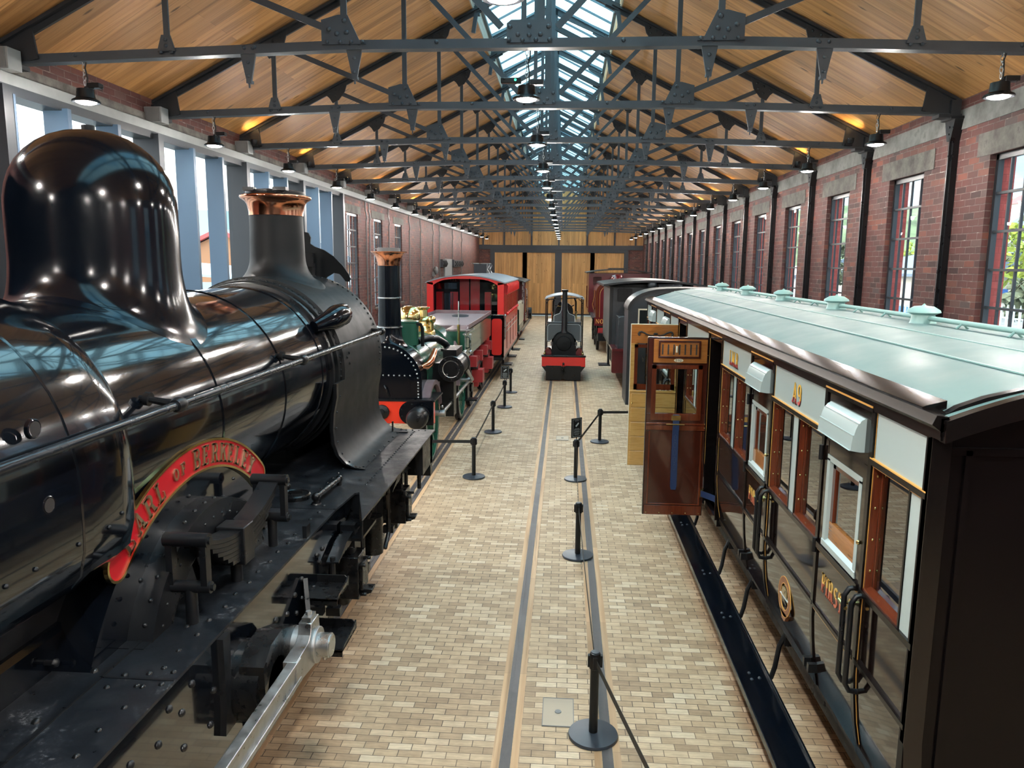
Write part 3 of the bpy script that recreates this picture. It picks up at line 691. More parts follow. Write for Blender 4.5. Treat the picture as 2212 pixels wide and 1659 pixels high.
def earl():
    xc, zc = -2.7, 2.18; R = .72
    t = thing('steam_locomotive', 'large black express steam engine with copper chimney cap and red curved nameplate', 'steam locomotive', (xc, 4.4, 0))
    def B(mb, n, m, p=None, **k): return mb.build(n, m, p or t, **k)
    SZ_, LIFT = .965, .1085
    def G(mb, n, m, p=None, **k):
        mb.v = [(x*SZ_, y*SZ_, z*SZ_+LIFT) for x, y, z in mb.v]; return B(mb, n, m, p, **k)
    def G2(mb, n, m, p=None, **k):
        mb.v = [(x*.985, y*.985, z*.985+.0465) for x, y, z in mb.v]; return B(mb, n, m, p, **k)
    def G3(mb, n, m, p=None, **k):
        mb.v = [(x*.91, y*.91, z*.91+.279) for x, y, z in mb.v]; return B(mb, n, m, p, **k)
    # boiler barrel with clothing bands
    b = MB(); b.lathe([(R, 3.1), (R, 6.45)], (xc, 0, zc), 'y', 72)
    for y in (4.27, 5.28, 6.12):
        b.lathe([(R, y-.035), (R+.007, y-.033), (R+.007, y+.033), (R, y+.035)], (xc, 0, zc), 'y', 72, cap=False)
    B(b, 'boiler', M.blackg)
    # firebox with round shoulders
    def sec(y, d):
        w = .80-d; out = []
        for k in range(25):
            a = radians(180*k/24); x = w*cos(a); z = w*sin(a)
            out.append((xc+math.copysign(abs(x)**.9*w**.1, x), y, zc+abs(z)**.96*w**.04))
        for s in (-1, 1):
            P = [(w, 2.05), (w-.004, 1.95), (w-.03, 1.84), (w-.10, 1.76), (w-.22, 1.72)]
            if s > 0: P = P[::-1]
            out += [(xc+s*px, y, pz) for px, pz in P]
        return out
    b = MB().loft([sec(.55, 0), sec(2.78, 0), sec(2.785, -.006), sec(2.84, -.006), sec(2.845, 0), sec(3.06, 0), sec(3.16, .012), sec(3.23, .045), sec(3.27, .09), sec(3.28, .14)])
    fb = B(b, 'firebox', M.blackg); B(MB().box(xc-.5, xc+.5, .55, 3.1, 1.35, 1.78), 'ashpan_side', M.blackd)
    for y, z in ((2.56, 2.50), (2.60, 2.20)):
        q = MB().lathe([(.028, .003), (.032, .006), (.036, .003), (.038, -.01)], (xc+.795, y, z), 'x', 24, cap=False); B(q, 'washout_ring', M.black, fb)
        B(MB().lathe([(.028, .001), (.0, .001)], (xc+.80, y, z), 'x', 20, cap=False), 'washout_plug', M.dark, fb)
    b = MB()
    for y, z in ((2.2, 2.0), (2.75, 1.99), (2.95, 1.99), (3.05, 2.02), (2.5, 1.99), (2.35, 1.99)): b.rivet((xc+.80, y, z), (1,0,0), .010)
    B(b, 'cladding_bolts', M.blackd, fb)
    # dome
    cx, cy = xc, 4.28; b = MB(); secs = []
    nA = 64
    def zs(x, Rb): return zc+sqrt(max(.0, Rb*Rb-x*x))
    def saddle(cx, cy, r0, r1, ztop, Rb, steps=9):
        rows = []
        for i in range(steps+1):
            q = i/steps; row = []
            for k in range(nA):
                a = 2*pi*k/nA; ca, sa = cos(a), sin(a)
                p2 = (r1, zs(r1*ca, Rb)+.003); p1 = (r0+.005, zs(r0*ca, Rb)+.03); p0 = (r0, ztop)
                rr = (1-q)**2*p0[0]+2*q*(1-q)*p1[0]+q*q*p2[0]; zz = (1-q)**2*p0[1]+2*q*(1-q)*p1[1]+q*q*p2[1]
                row.append((cx+rr*ca, cy+rr*sa, zz))
            rows.append(row)
        row = [(cx+(r1+.012)*cos(2*pi*k/nA), cy+(r1+.012)*sin(2*pi*k/nA), zs((r1+.012)*cos(2*pi*k/nA), Rb)-.006) for k in range(nA)]; rows.append(row)
        return rows
    top = []
    for r, z in ((.004,3.83),(.07,3.826),(.14,3.812),(.21,3.785),(.27,3.748),(.325,3.70),(.37,3.645),(.405,3.58),(.428,3.51),(.44,3.44),(.443,3.38),(.443,3.25)):
        top.append([(cx+r*cos(2*pi*k/nA), cy+r*sin(2*pi*k/nA), z) for k in range(nA)])
    b.loft(top+saddle(cx, cy, .443, .56, 3.13, .722), caps=False); d = B(b, 'dome', M.black, angle=60)
    B(MB().lathe([(.035, 3.82), (.035, 3.855), (.0, 3.862)], (cx, cy, 0), 'z', 12), 'dome_plug', M.smoke, d)
    # smokebox
    b = MB(); Rs = .80; b.lathe([(R, 6.36), (R+.05, 6.365), (R+.055, 6.38), (R+.055, 6.44), (Rs, 6.45), (Rs, 7.76), (Rs+.0, 7.80), (Rs-.03, 7.84), (0, 7.86)], (xc, 0, zc), 'y', 80)
    for k in range(56):
        a = radians(-30+240*k/55)
        for y, rr in ((6.41, R+.055), (7.70, Rs)): b.rivet((xc+rr*cos(a), y, zc+rr*sin(a)), (cos(a),0,sin(a)), .014)
    for k in range(34):
        a = radians(-32+30*k/33)
    sm = B(b, 'smokebox', M.smoke)
    b = MB().lathe([(R+.0, 6.27), (R+.03, 6.275), (R+.035, 6.30), (R+.03, 6.33), (R, 6.335)], (xc, 0, zc), 'y', 72, cap=False); B(b, 'smokebox_ring', M.blackd)
    b = MB()
    for k in range(22):
        y = 6.52+.055*k
        for a in (-23, -17.5): b.rivet((xc+Rs*cos(radians(a)), y, zc+Rs*sin(radians(a))), (cos(radians(a)),0,sin(radians(a))), .015)
    for z, y in ((2.28, 6.55), (2.22, 6.6), (2.31, 6.62)): b.rivet((xc+sqrt(Rs**2-(z-zc)**2), y, z), (1,0,.1), .014)
    B(b, 'smokebox_rivets', M.smoke, sm)
    # saddle flare down to the platform
    prof = [(xc+Rs*cos(radians(-6)), zc+Rs*sin(radians(-6))), (xc+.795, 1.98), (xc+.765, 1.84), (xc+.755, 1.70), (xc+.765, 1.58), (xc+.80, 1.48), (xc+.86, 1.41), (xc+.94, 1.375), (xc+1.02, 1.366)]
    b = MB().ringp(prof, [(x-.03, z-.004) for x, z in prof], 'y', 6.20, 7.80).box(xc-.3, xc+.72, 7.6, 7.78, 1.36, 1.9).box(xc-.3, xc+.3, 6.3, 7.7, 1.36, 1.5); B(b, 'smokebox_saddle', M.smoke, angle=50)
    b = MB()
    for (x, z) in prof[1:7]: b.rivet((x+.012, 6.26, z), (1,0,.3), .012)
    for k in range(9): b.rivet((xc+1.0, 6.25+.19*k, 1.368), (0,0,1), .013)
    e = MB().loft([[(p[0]-.012, y, p[1]) for p in prof]+[(p[0]+.012, y, p[1]+.004) for p in prof][::-1] for y in (6.17, 6.22)]); 
    B(e, 'saddle_edge', M.blackd); B(b, 'saddle_rivets', M.blackd)
    # chimney with copper cap
    cx, cy = xc, 7.08; rows = [[(cx+r*cos(2*pi*k/nA), cy+r*sin(2*pi*k/nA), z) for k in range(nA)] for r, z in ((.238, 3.56), (.24, 3.5), (.247, 3.25))]
    b = MB().loft(rows+saddle(cx, cy, .25, .42, 3.16, Rs+.002), caps=False); chm = B(b, 'chimney', M.smoke, angle=60)
    b = MB().lathe([(.236, 3.53), (.246, 3.53), (.247, 3.56), (.252, 3.60), (.262, 3.635), (.28, 3.66), (.305, 3.676), (.318, 3.685), (.324, 3.697), (.32, 3.71), (.30, 3.715), (.24, 3.71)], (cx, cy, 0), 'z', 64, cap=False)
    B(b, 'copper_cap', M.copper, angle=60)
    B(MB().lathe([(.262, 3.70), (.27, 3.72), (.268, 3.75), (.2, 3.762), (0, 3.765)], (cx, cy, 0), 'z', 48, cap=False).box(cx+.08, cx+.2, cy-.28, cy-.2, 3.74, 3.77).box(cx-.2, cx-.1, cy-.27, cy-.2, 3.74, 3.77), 'chimney_cover', M.blackd)
    # crescent headboard plate in front of the chimney
    y = 7.86
    pts = [(-2.735, 3.30), (-2.745, 3.38), (-2.71, 3.42), (-2.66, 3.41), (-2.635, 3.36), (-2.645, 3.30), (-2.60, 3.27), (-2.5, 3.235), (-2.4, 3.17), (-2.3, 3.07), (-2.24, 2.98), (-2.225, 2.94), (-2.245, 2.91), (-2.28, 2.915), (-2.305, 2.95), (-2.34, 2.99), (-2.40, 3.0), (-2.47, 2.96), (-2.51, 2.915), (-2.56, 2.94), (-2.66, 2.98), (-2.74, 2.98)]
    B(MB().prism(pts, 'y', y-.02, y), 'headboard_plate', M.smoke); B(MB().box(-2.72, -2.6, y-.06, y-.02, 3.06, 3.2).box(-2.62, -2.59, y-.05, y-.02, 2.9, 3.1), 'headboard_bracket', M.blackd)
    # exhaust casting on the smokebox shoulder
    a = radians(34); px, pz = xc+.80*cos(a), zc+.80*sin(a)
    b = MB().tube([(px-.03, 6.16, pz-.05), (px+.05, 6.3, pz-.01), (px+.075, 6.45, pz+.02), (px+.07, 6.62, pz+.03), (px+.03, 6.78, pz+.0)], [.05, .085, .10, .095, .07], 16)
    b.tube([(px-.04, 6.86, pz-.04), (px+.02, 6.8, pz), (px+.05, 6.72, pz+.03)], [.06, .09, .07], 14); B(b, 'blower_casting', M.black, angle=70)
    # handrail and knobs
    hx, hz = xc+.855, 2.42; b = MB().tube([(hx, .55, hz), (hx, 7.62, hz)], .021, 12); h = B(b, 'handrail', M.hrail)
    b = MB()
    for y in (1.7, 3.48, 5.24, 7.58):
        b.lathe([(.0,-.04), (.03,-.036), (.038,-.015), (.038,.015), (.03,.036), (0,.04)], (hx, y, hz), 'y', 14); b.tube([(hx, y, hz), (xc+.66, y, hz+.03)], [.022, .014], 8)
        b.tube([(xc+.69, y-.0, hz+.028), (xc+.715, y, hz+.024)], .034, 12)
    b.parts('handrail_knob', M.blackd, h)
    # running plate
    pl = [(-1.66, .55), (-1.66, 5.3), (-1.63, 5.72), (-1.60, 5.74), (-1.405, 5.1), (-1.395, 8.10), (-4.005, 8.10), (-3.995, 5.1), (-3.8, 5.74), (-3.74, .55)]
    run = G(MB().prism(pl, 'z', 1.285, 1.30), 'running_plate', M.scuff)
    b = MB()
    for k in range(26): b.rivet((-1.76-.012*(k % 2), 1.5+.155*k, 1.299), (0,0,1), .015)
    for k in range(16): b.rivet((-1.93, 5.65+.155*k, 1.299), (0,0,1), .014)
    for k in range(30): b.rivet((-1.60+.0*k, 5.95+.07*k, 1.299), (0,0,1), .011)
    for k in range(9): b.rivet((-2.05+.07*k, 8.03, 1.299), (0,0,1), .011)
    for y in (2.2, 2.62, 3.0, 3.3): b.rivet((-2.05, y, 1.30), (0,0,1), .02)
    for x, y in ((-1.7,3.02),(-1.8,3.0),(-1.9,2.98),(-1.7,2.92),(-1.8,2.9),(-1.92,2.88),(-1.95,3.42),(-1.85,3.44),(-2.0,3.4)): b.rivet((x, y, 1.299), (0,0,1), .015)
    G(b, 'plate_rivets', M.oily, run)
    G(MB().box(-1.70, -1.47, 5.3, 5.74, 1.06, 1.08).bar((-1.60, 5.74, 1.19), (-1.405, 5.10, 1.19), .008, .2).box(-1.75, -1.60, 5.74, 5.752, 1.06, 1.285), 'platform_flange', M.blackd, run)
    b = MB().box(-2.005, -1.985, .55, 3.38, 1.30, 1.308).box(-2.0, -1.662, 2.95, 2.965, 1.3, 1.303).box(-2.15, -1.662, 5.30, 5.315, 1.3, 1.302); G(b, 'plate_seams', M.blackd, run)
    # side box along the firebox foot
    b = MB().prism([(-2.6, 1.30), (-2.24, 1.30), (-2.24, 1.45), (-2.26, 1.475), (-2.3, 1.48), (-2.6, 1.48)], 'y', .55, 3.12); sb = G(b, 'foot_box', M.blackg)
    b = MB()
    for y in (2.55, 2.95): b.cyl((-2.24, y, 1.36), (-2.19, y, 1.36), .012, 8); b.rivet((-2.195, y, 1.36), (1,0,0), .022)
    G(b, 'foot_box_bolts', M.blackd, sb)
    # splashers
    C = (3.885, .845)
    def arcp(c, r, a0, a1, n=40): return [(c[0]+r*cos(radians(a0+(a1-a0)*i/n)), c[1]+r*sin(radians(a0+(a1-a0)*i/n))) for i in range(n+1)]
    a0 = math.degrees(math.asin((1.34-C[1])/1.13)); sp = B(MB().prism(arcp(C, 1.13, a0, 180-a0), 'x', -2.6, -1.99), 'driving_splasher', M.blackg, angle=30)
    b = MB()
    for y, z in ((3.5,1.7),(3.85,1.76),(4.15,1.72),(3.8,1.86),(4.37,1.6),(4.35,1.8),(3.3,1.6)): b.rivet((-1.99, y, z), (1,0,0), .012)
    B(b, 'splasher_rivets', M.blackd, sp)
    # curved nameplate
    ro, ri, A0, A1 = 1.284, 1.116, 47, 130.5; rm = (ro+ri)/2; hw = (ro-ri)/2
    def ends(out_r, in_r, h):
        n = 48; o, i = [], []
        for k in range(n+1):
            a = A0+(A1-A0)*k/n; o.append(a); i.append(a)
        P = []
        for k in range(10): q = radians(-90+180*k/9); P.append(('s', q))
        return P
    def outline(h):
        pts = [(C[0]+(rm+h)*cos(radians(a)), C[1]+(rm+h)*sin(radians(a))) for a in [A0+(A1-A0)*k/48 for k in range(49)]]
        ca = radians(A1); cp = (C[0]+rm*cos(ca), C[1]+rm*sin(ca)); cap1 = []
        for k in range(1, 10):
            q = pi*k/10; d = (cos(ca)*cos(q)-sin(ca)*sin(q), sin(ca)*cos(q)+cos(ca)*sin(q)); cap1.append((cp[0]+h*d[0], cp[1]+h*d[1]))
        inn = [(C[0]+(rm-h)*cos(radians(a)), C[1]+(rm-h)*sin(radians(a))) for a in [A1-(A1-A0)*k/48 for k in range(49)]]
        ca0 = radians(A0); cp = (C[0]+rm*cos(ca0), C[1]+rm*sin(ca0)); cap0 = []
        for k in range(1, 10):
            q = pi+pi*k/10; d = (cos(ca0)*cos(q)-sin(ca0)*sin(q), sin(ca0)*cos(q)+cos(ca0)*sin(q)); cap0.append((cp[0]+h*d[0], cp[1]+h*d[1]))
        return pts+cap1+inn+cap0
    npl = B(MB().prism(outline(hw-.004), 'x', -1.99, -1.977), 'nameplate', M.platered)
    B(MB().ringp(outline(hw), outline(hw-.013), 'x', -1.99, -1.969, closed=True), 'brass_border', M.brass, npl)
    b = MB()
    def arctext(txt, a_start, pitch, h, rbase):
        a = a_start
        for ch in txt:
            w, polys = slab_glyph(ch); wd = w*h*.95; half = math.degrees(wd/2/rm)
            def fn(u, v, d, a=a):
                r = rbase+v*h; an = radians(a-half)  - (u-w/2)*h*.95/rm
                return (-1.978+d, C[0]+r*cos(an), C[1]+r*sin(an))
            b.glyphs(polys, fn, 0, .010); a -= pitch
    arctext('EARL', 127.0, 5.3, .111, rm-.055); arctext('OF', 102.5, 3.9, .064, rm-.034); arctext('BERKELEY', 92.5, 5.05, .111, rm-.055)
    B(b, 'raised_lettering', M.letter, npl, angle=20)
    # small arched guard beside the spring
    C2 = (3.96, 1.03); q0 = math.degrees(math.asin(.27/.742))
    b = MB().ringp(arcp(C2, .742, q0, 180-q0), arcp(C2, .728, q0, 180-q0), 'x', -2.12, -1.935); b.ringp(arcp(C2, .735, q0, 180-q0), arcp(C2, .56, q0+5, 175-q0), 'x', -1.95, -1.937)
    b.box(-2.12, -1.94, 3.2, 3.3, 1.298, 1.304)
    ag = G(b, 'axle_guard', M.blackd); b = MB()
    for k in range(15):
        a = radians(q0+6+(168-2*q0)*k/14); b.rivet((-1.985, C2[0]+.742*cos(a), C2[1]+.742*sin(a)), (0,cos(a),sin(a)), .013); b.rivet((-1.937, C2[0]+.66*cos(a), C2[1]+.66*sin(a)), (1,0,0), .009)
    G(b, 'guard_rivets', M.blackd, ag); G(MB().prism(arcp(C2, .6, q0, 180-q0), 'x', -2.11, -2.09), 'guard_back', M.dark, ag)
    # leaf spring above the plate
    sg = MB(); ys, zt = 3.93, 1.635
    for i in range(7):
        L_ = .50-.055*i; pts = []
        for k in range(13):
            u = -1+2*k/12; y = ys+u*L_; z = zt-.024*i+.115*(u*L_/.5)**2; pts.append((y, z))
        sg.ringp([(y, z+.011) for y, z in pts], [(y, z-.011) for y, z in pts], 'x', -1.865, -1.745)
    spg = G2(sg, 'leaf_spring', M.blackd)
    G2(MB().box(-1.885, -1.725, ys-.06, ys+.07, 1.45, 1.665).cyl((-1.805, ys, 1.30), (-1.805, ys, 1.46), .032, 12), 'spring_buckle', M.blackd, spg, bevel=.006)
    for y in (3.415, 4.465):
        b = MB().cyl((-1.92, y, 1.765), (-1.70, y, 1.765), .036, 18).cyl((-1.93, y, 1.765), (-1.69, y, 1.765), .02, 10).cyl((-1.92, y, 1.525), (-1.70, y, 1.525), .03, 16).cyl((-1.93, y, 1.525), (-1.685, y, 1.525), .018, 6)
        for x in (-1.895, -1.725): b.box(x-.016, x+.016, y-.026, y+.026, 1.52, 1.77)
        b.cyl((-1.805, y, 1.33), (-1.805, y, 1.52), .03, 12); b.lathe([(.055, 1.30), (.05, 1.315), (.03, 1.318)], (-1.805, y, 0), 'z', 14, cap=False)
        G2(b, 'spring_hanger', M.blackd, spg)
    # round lid, handle and lamp iron on the front platform
    b = MB().lathe([(.115, 1.30), (.115, 1.33), (.105, 1.34), (.095, 1.332), (0, 1.335)], (-2.05, 5.55, 0), 'z', 28, cap=False).bar((-2.1, 5.55, 1.345), (-2.0, 5.57, 1.345), .02, .02); b.ball((-2.15, 5.66, 1.36), .025); b.cyl((-2.15, 5.66, 1.3), (-2.15, 5.66, 1.36), .012, 8); G(b, 'sandbox_lid', M.oily)
    b = MB().tube([(-1.845, 5.42, 1.30), (-1.845, 5.42, 1.345)], .02, 10).tube([(-1.845, 5.42, 1.355), (-1.815, 5.92, 1.355)], .022, 12).tube([(-1.815, 5.92, 1.30), (-1.815, 5.92, 1.345)], .02, 10); b.ball((-1.845, 5.42, 1.355), .034).ball((-1.815, 5.92, 1.355), .03); b.lathe([(.04,1.3),(.035,1.31)], (-1.845,5.42,0), 'z', 12); G(b, 'platform_handle', M.oily)
    b = MB().box(-1.83, -1.66, 7.90, 7.93, 1.30, 1.312).box(-1.83, -1.815, 7.9, 7.93, 1.30, 1.42); G(b, 'lamp_iron', M.blackd)
    # outside frame plate
    fp = [(.55, 1.285), (5.75, 1.285), (5.75, 1.2), (5.55, 1.13), (5.32, 1.06), (5.14, .97), (5.07, .86), (5.05, .54), (4.9, .42), (4.3, .40), (3.3, .40), (.55, .40)]
    fo = G(MB().prism(fp, 'x', -1.70, -1.662), 'outside_frame', M.blackg)
    b = MB()
    for y, z in ((4.98,1.12),(4.86,1.12),(4.91,1.05),(4.78,.92),(4.88,.90),(4.83,.84),(4.55,1.08),(4.42,1.03),(4.28,.97),(4.55,.95),(4.44,.9),(4.34,.84),(4.52,.78),(4.1,1.02),(3.98,1.0),(4.6,.68),(4.4,.68),(3.3,1.05),(3.25,.9),(3.1,1.2),(3.0,1.12),(2.9,1.2),(3.0,.95),(2.8,1.1),(2.75,.95),(2.6,1.15),(2.6,.9),(2.4,1.1),(2.3,.95)): b.rivet((-1.662, y, z), (1,0,0), .019)
    G(b, 'frame_rivets', M.blackd, fo)
    b = MB().prism([(3.36, 1.28), (3.44, 1.28), (3.42, .9), (3.46, .78), (3.34, .78), (3.36, .9)], 'x', -1.664, -1.63); b.cyl((-1.65, 3.1, .55), (-1.55, 3.1, .55), .09, 18); G(b, 'frame_bracket', M.blackd, fo)
    # crank, pin and coupling rod
    b = MB(); b.cyl((-1.72, 3.62, .92), (-1.50, 3.62, .92), .21, 36); b.cyl((-1.50, 3.62, .92), (-1.47, 3.62, .92), .13, 28)
    b.prism([(3.45, 1.09), (3.55, 1.16), (3.70, 1.17), (3.92, 1.09), (4.0, 1.0), (3.97, .89), (3.86, .86), (3.62, .72), (3.46, .76)], 'x', -1.60, -1.47); G(b, 'crank', M.oily, angle=50)
    b = MB(); px, py, pz = -1.38, 3.90, .985
    b.cyl((-1.48, py, pz), (-1.335, py, pz), .10, 28); b.prism([(py+.06, pz+.09), (py+.05, pz+.16), (py-.07, pz+.16), (py-.09, pz+.10), (py-.13, pz+.075), (py-.32, pz+.066), (py-.32, pz-.06), (py-.13, pz-.085), (py, pz-.1), (py+.08, pz-.06)], 'x', -1.425, -1.35)
    b.box(-1.40, -1.345, .4, py-.26, pz+.04, pz+.065).box(-1.40, -1.345, .4, py-.26, pz-.065, pz-.04).box(-1.385, -1.36, .4, py-.26, pz-.05, pz+.05)
    rod = G(b, 'coupling_rod', M.rodsteel, bevel=.004); G(MB().cyl((-1.335, py, pz), (-1.27, py, pz), .068, 24).cyl((-1.27, py, pz), (-1.262, py, pz), .06, 24).cyl((-1.30, py-.02, pz-.075), (-1.30, py-.02, pz-.06), .012, 8), 'crank_pin_nut', M.steel, rod)
    G(MB().box(-1.41, -1.36, py-.06, py+.03, pz+.16, pz+.185).cyl((-1.385, py-.015, pz+.18), (-1.385, py-.015, pz+.205), .018, 6), 'oil_cup', M.rodsteel, rod)
    # steps
    b = MB()
    for z, x0, x1, y0, y1 in ((.80, -1.80, -1.53, 4.86, 5.16), (.50, -1.76, -1.46, 4.72, 5.08)):
        b.box(x0, x1, y0, y1, z-.012, z); b.prism([(x0, z-.01), (x1, z-.01), (x1+.0, z+.03), (x1-.03, z+.055), (x0, z+.055)], 'y', y1-.012, y1); b.prism([(x0, z-.045), (x1, z-.045), (x1, z+.005), (x0, z+.005)], 'y', y0, y0+.012); b.prism([(y0, z-.01), (y1, z-.01), (y1, z+.05), (y1-.06, z+.03), (y0+.05, z+.02)], 'x', x1-.01, x1)
    st = G3(b, 'footstep', M.oily); G3(MB().box(-1.80, -1.77, 4.98, 5.06, .45, 1.28).bar((-1.78, 4.92, .9), (-1.70, 4.75, .6), .03, .25), 'step_hanger', M.blackd, st)
    # leading bogie
    b = MB().prism([(4.9, .58), (7.75, .58), (7.75, .9), (7.3, 1.02), (6.9, 1.02), (6.6, .85), (5.9, .85), (5.6, 1.0), (5.2, 1.0), (4.9, .9)], 'x', -1.76, -1.73); bg = G(b, 'bogie_frame', M.blackd)
    for y in (5.41, 7.11):
        yw = y*SZ_; w = MB().lathe([(.46, -2.06), (.48, -2.05), (.455, -1.95), (.40, -1.95), (.40, -2.04)], (0, yw, .49), 'x', 40, cap=False)
        w.cyl((-2.05, yw, .49), (-1.70, yw, .49), .1, 20)
        for k in range(10): a = 2*pi*k/10; w.bar((-2.0, yw+.09*cos(a), .49+.09*sin(a)), (-2.0, yw+.41*cos(a), .49+.41*sin(a)), .05, .05, (1,0,0))
        B(w, 'bogie_wheel', M.oily)
        q = MB().box(-1.72, -1.50, y-.11, y+.11, .60, .93); q.box(-1.5, -1.475, y-.08, y+.08, .66, .86); q.prism([(-1.5, .60), (-1.42, .63), (-1.41, .66), (-1.5, .66)], 'y', y-.05, y+.05); q.cyl((-1.66, y, .52), (-1.66, y, .6), .06, 10)
        for dz in (-.13, .1):
            for dy in (-.075, .075): q.cyl((-1.50, y+dy, .76+dz), (-1.45, y+dy, .76+dz), .014, 8)
        q.box(-1.62, -1.55, y-.05, y+.05, .93, .99)
        G(q, 'axlebox', M.oily, bevel=.008)
        s = MB()
        for i in range(5):
            L_ = .42-.06*i; s.ringp([(y+u*L_, 1.12-.014*i-.1*(u*L_/.42)**2) for u in (-1,-.5,0,.5,1)], [(y+u*L_, 1.109-.014*i-.1*(u*L_/.42)**2) for u in (-1,-.5,0,.5,1)], 'x', -1.64, -1.55)
        s.box(-1.65, -1.54, y-.045, y+.045, .98, 1.16)
        for dy in (-.40, .40): s.cyl((-1.6, y+dy, .66), (-1.6, y+dy, 1.05), .02, 8); s.box(-1.65, -1.55, y+dy-.03, y+dy+.03, .62, .68)
        G(s, 'bogie_spring', M.blackd)
    b = MB().cyl((-1.62, 6.2, .62), (-1.62, 6.2, .95), .09, 16).tube([(-1.6, 5.9, .98), (-1.6, 6.15, 1.05), (-1.6, 6.6, 1.05), (-1.6, 6.75, .8)], .018, 8).tube([(-1.55, 6.5, 1.2), (-1.55, 6.5, .7), (-1.55, 6.35, .6)], .02, 8); b.cyl((-1.5, 7.7, .75), (-1.5, 7.7, 1.2), .022, 8).ball((-1.5, 7.7, .95), .05); G(b, 'brake_gear', M.oily)
    # buffer beam at the front
    b = MB().box(-3.98, -1.42, 7.94, 8.06, .82, 1.285).box(-1.5, -1.42, 7.5, 8.06, .95, 1.285); bb = G(b, 'buffer_beam', M.blackd)
    # driving wheel behind the frame
    w = MB().lathe([(.84, -2.06), (.87, -2.05), (.83, -1.94), (.76, -1.94), (.76, -2.05)], (0, 4.1, .87), 'x', 56, cap=False); w.cyl((-2.06, 4.1, .87), (-1.70, 4.1, .87), .14, 20)
    for k in range(16): a = 2*pi*k/16; w.bar((-2.0, 4.1+.13*cos(a), .87+.13*sin(a)), (-2.0, 4.1+.78*cos(a), .87+.78*sin(a)), .05, .06, (1,0,0))
    B(w, 'driving_wheel', M.oily)
    return t
earl()
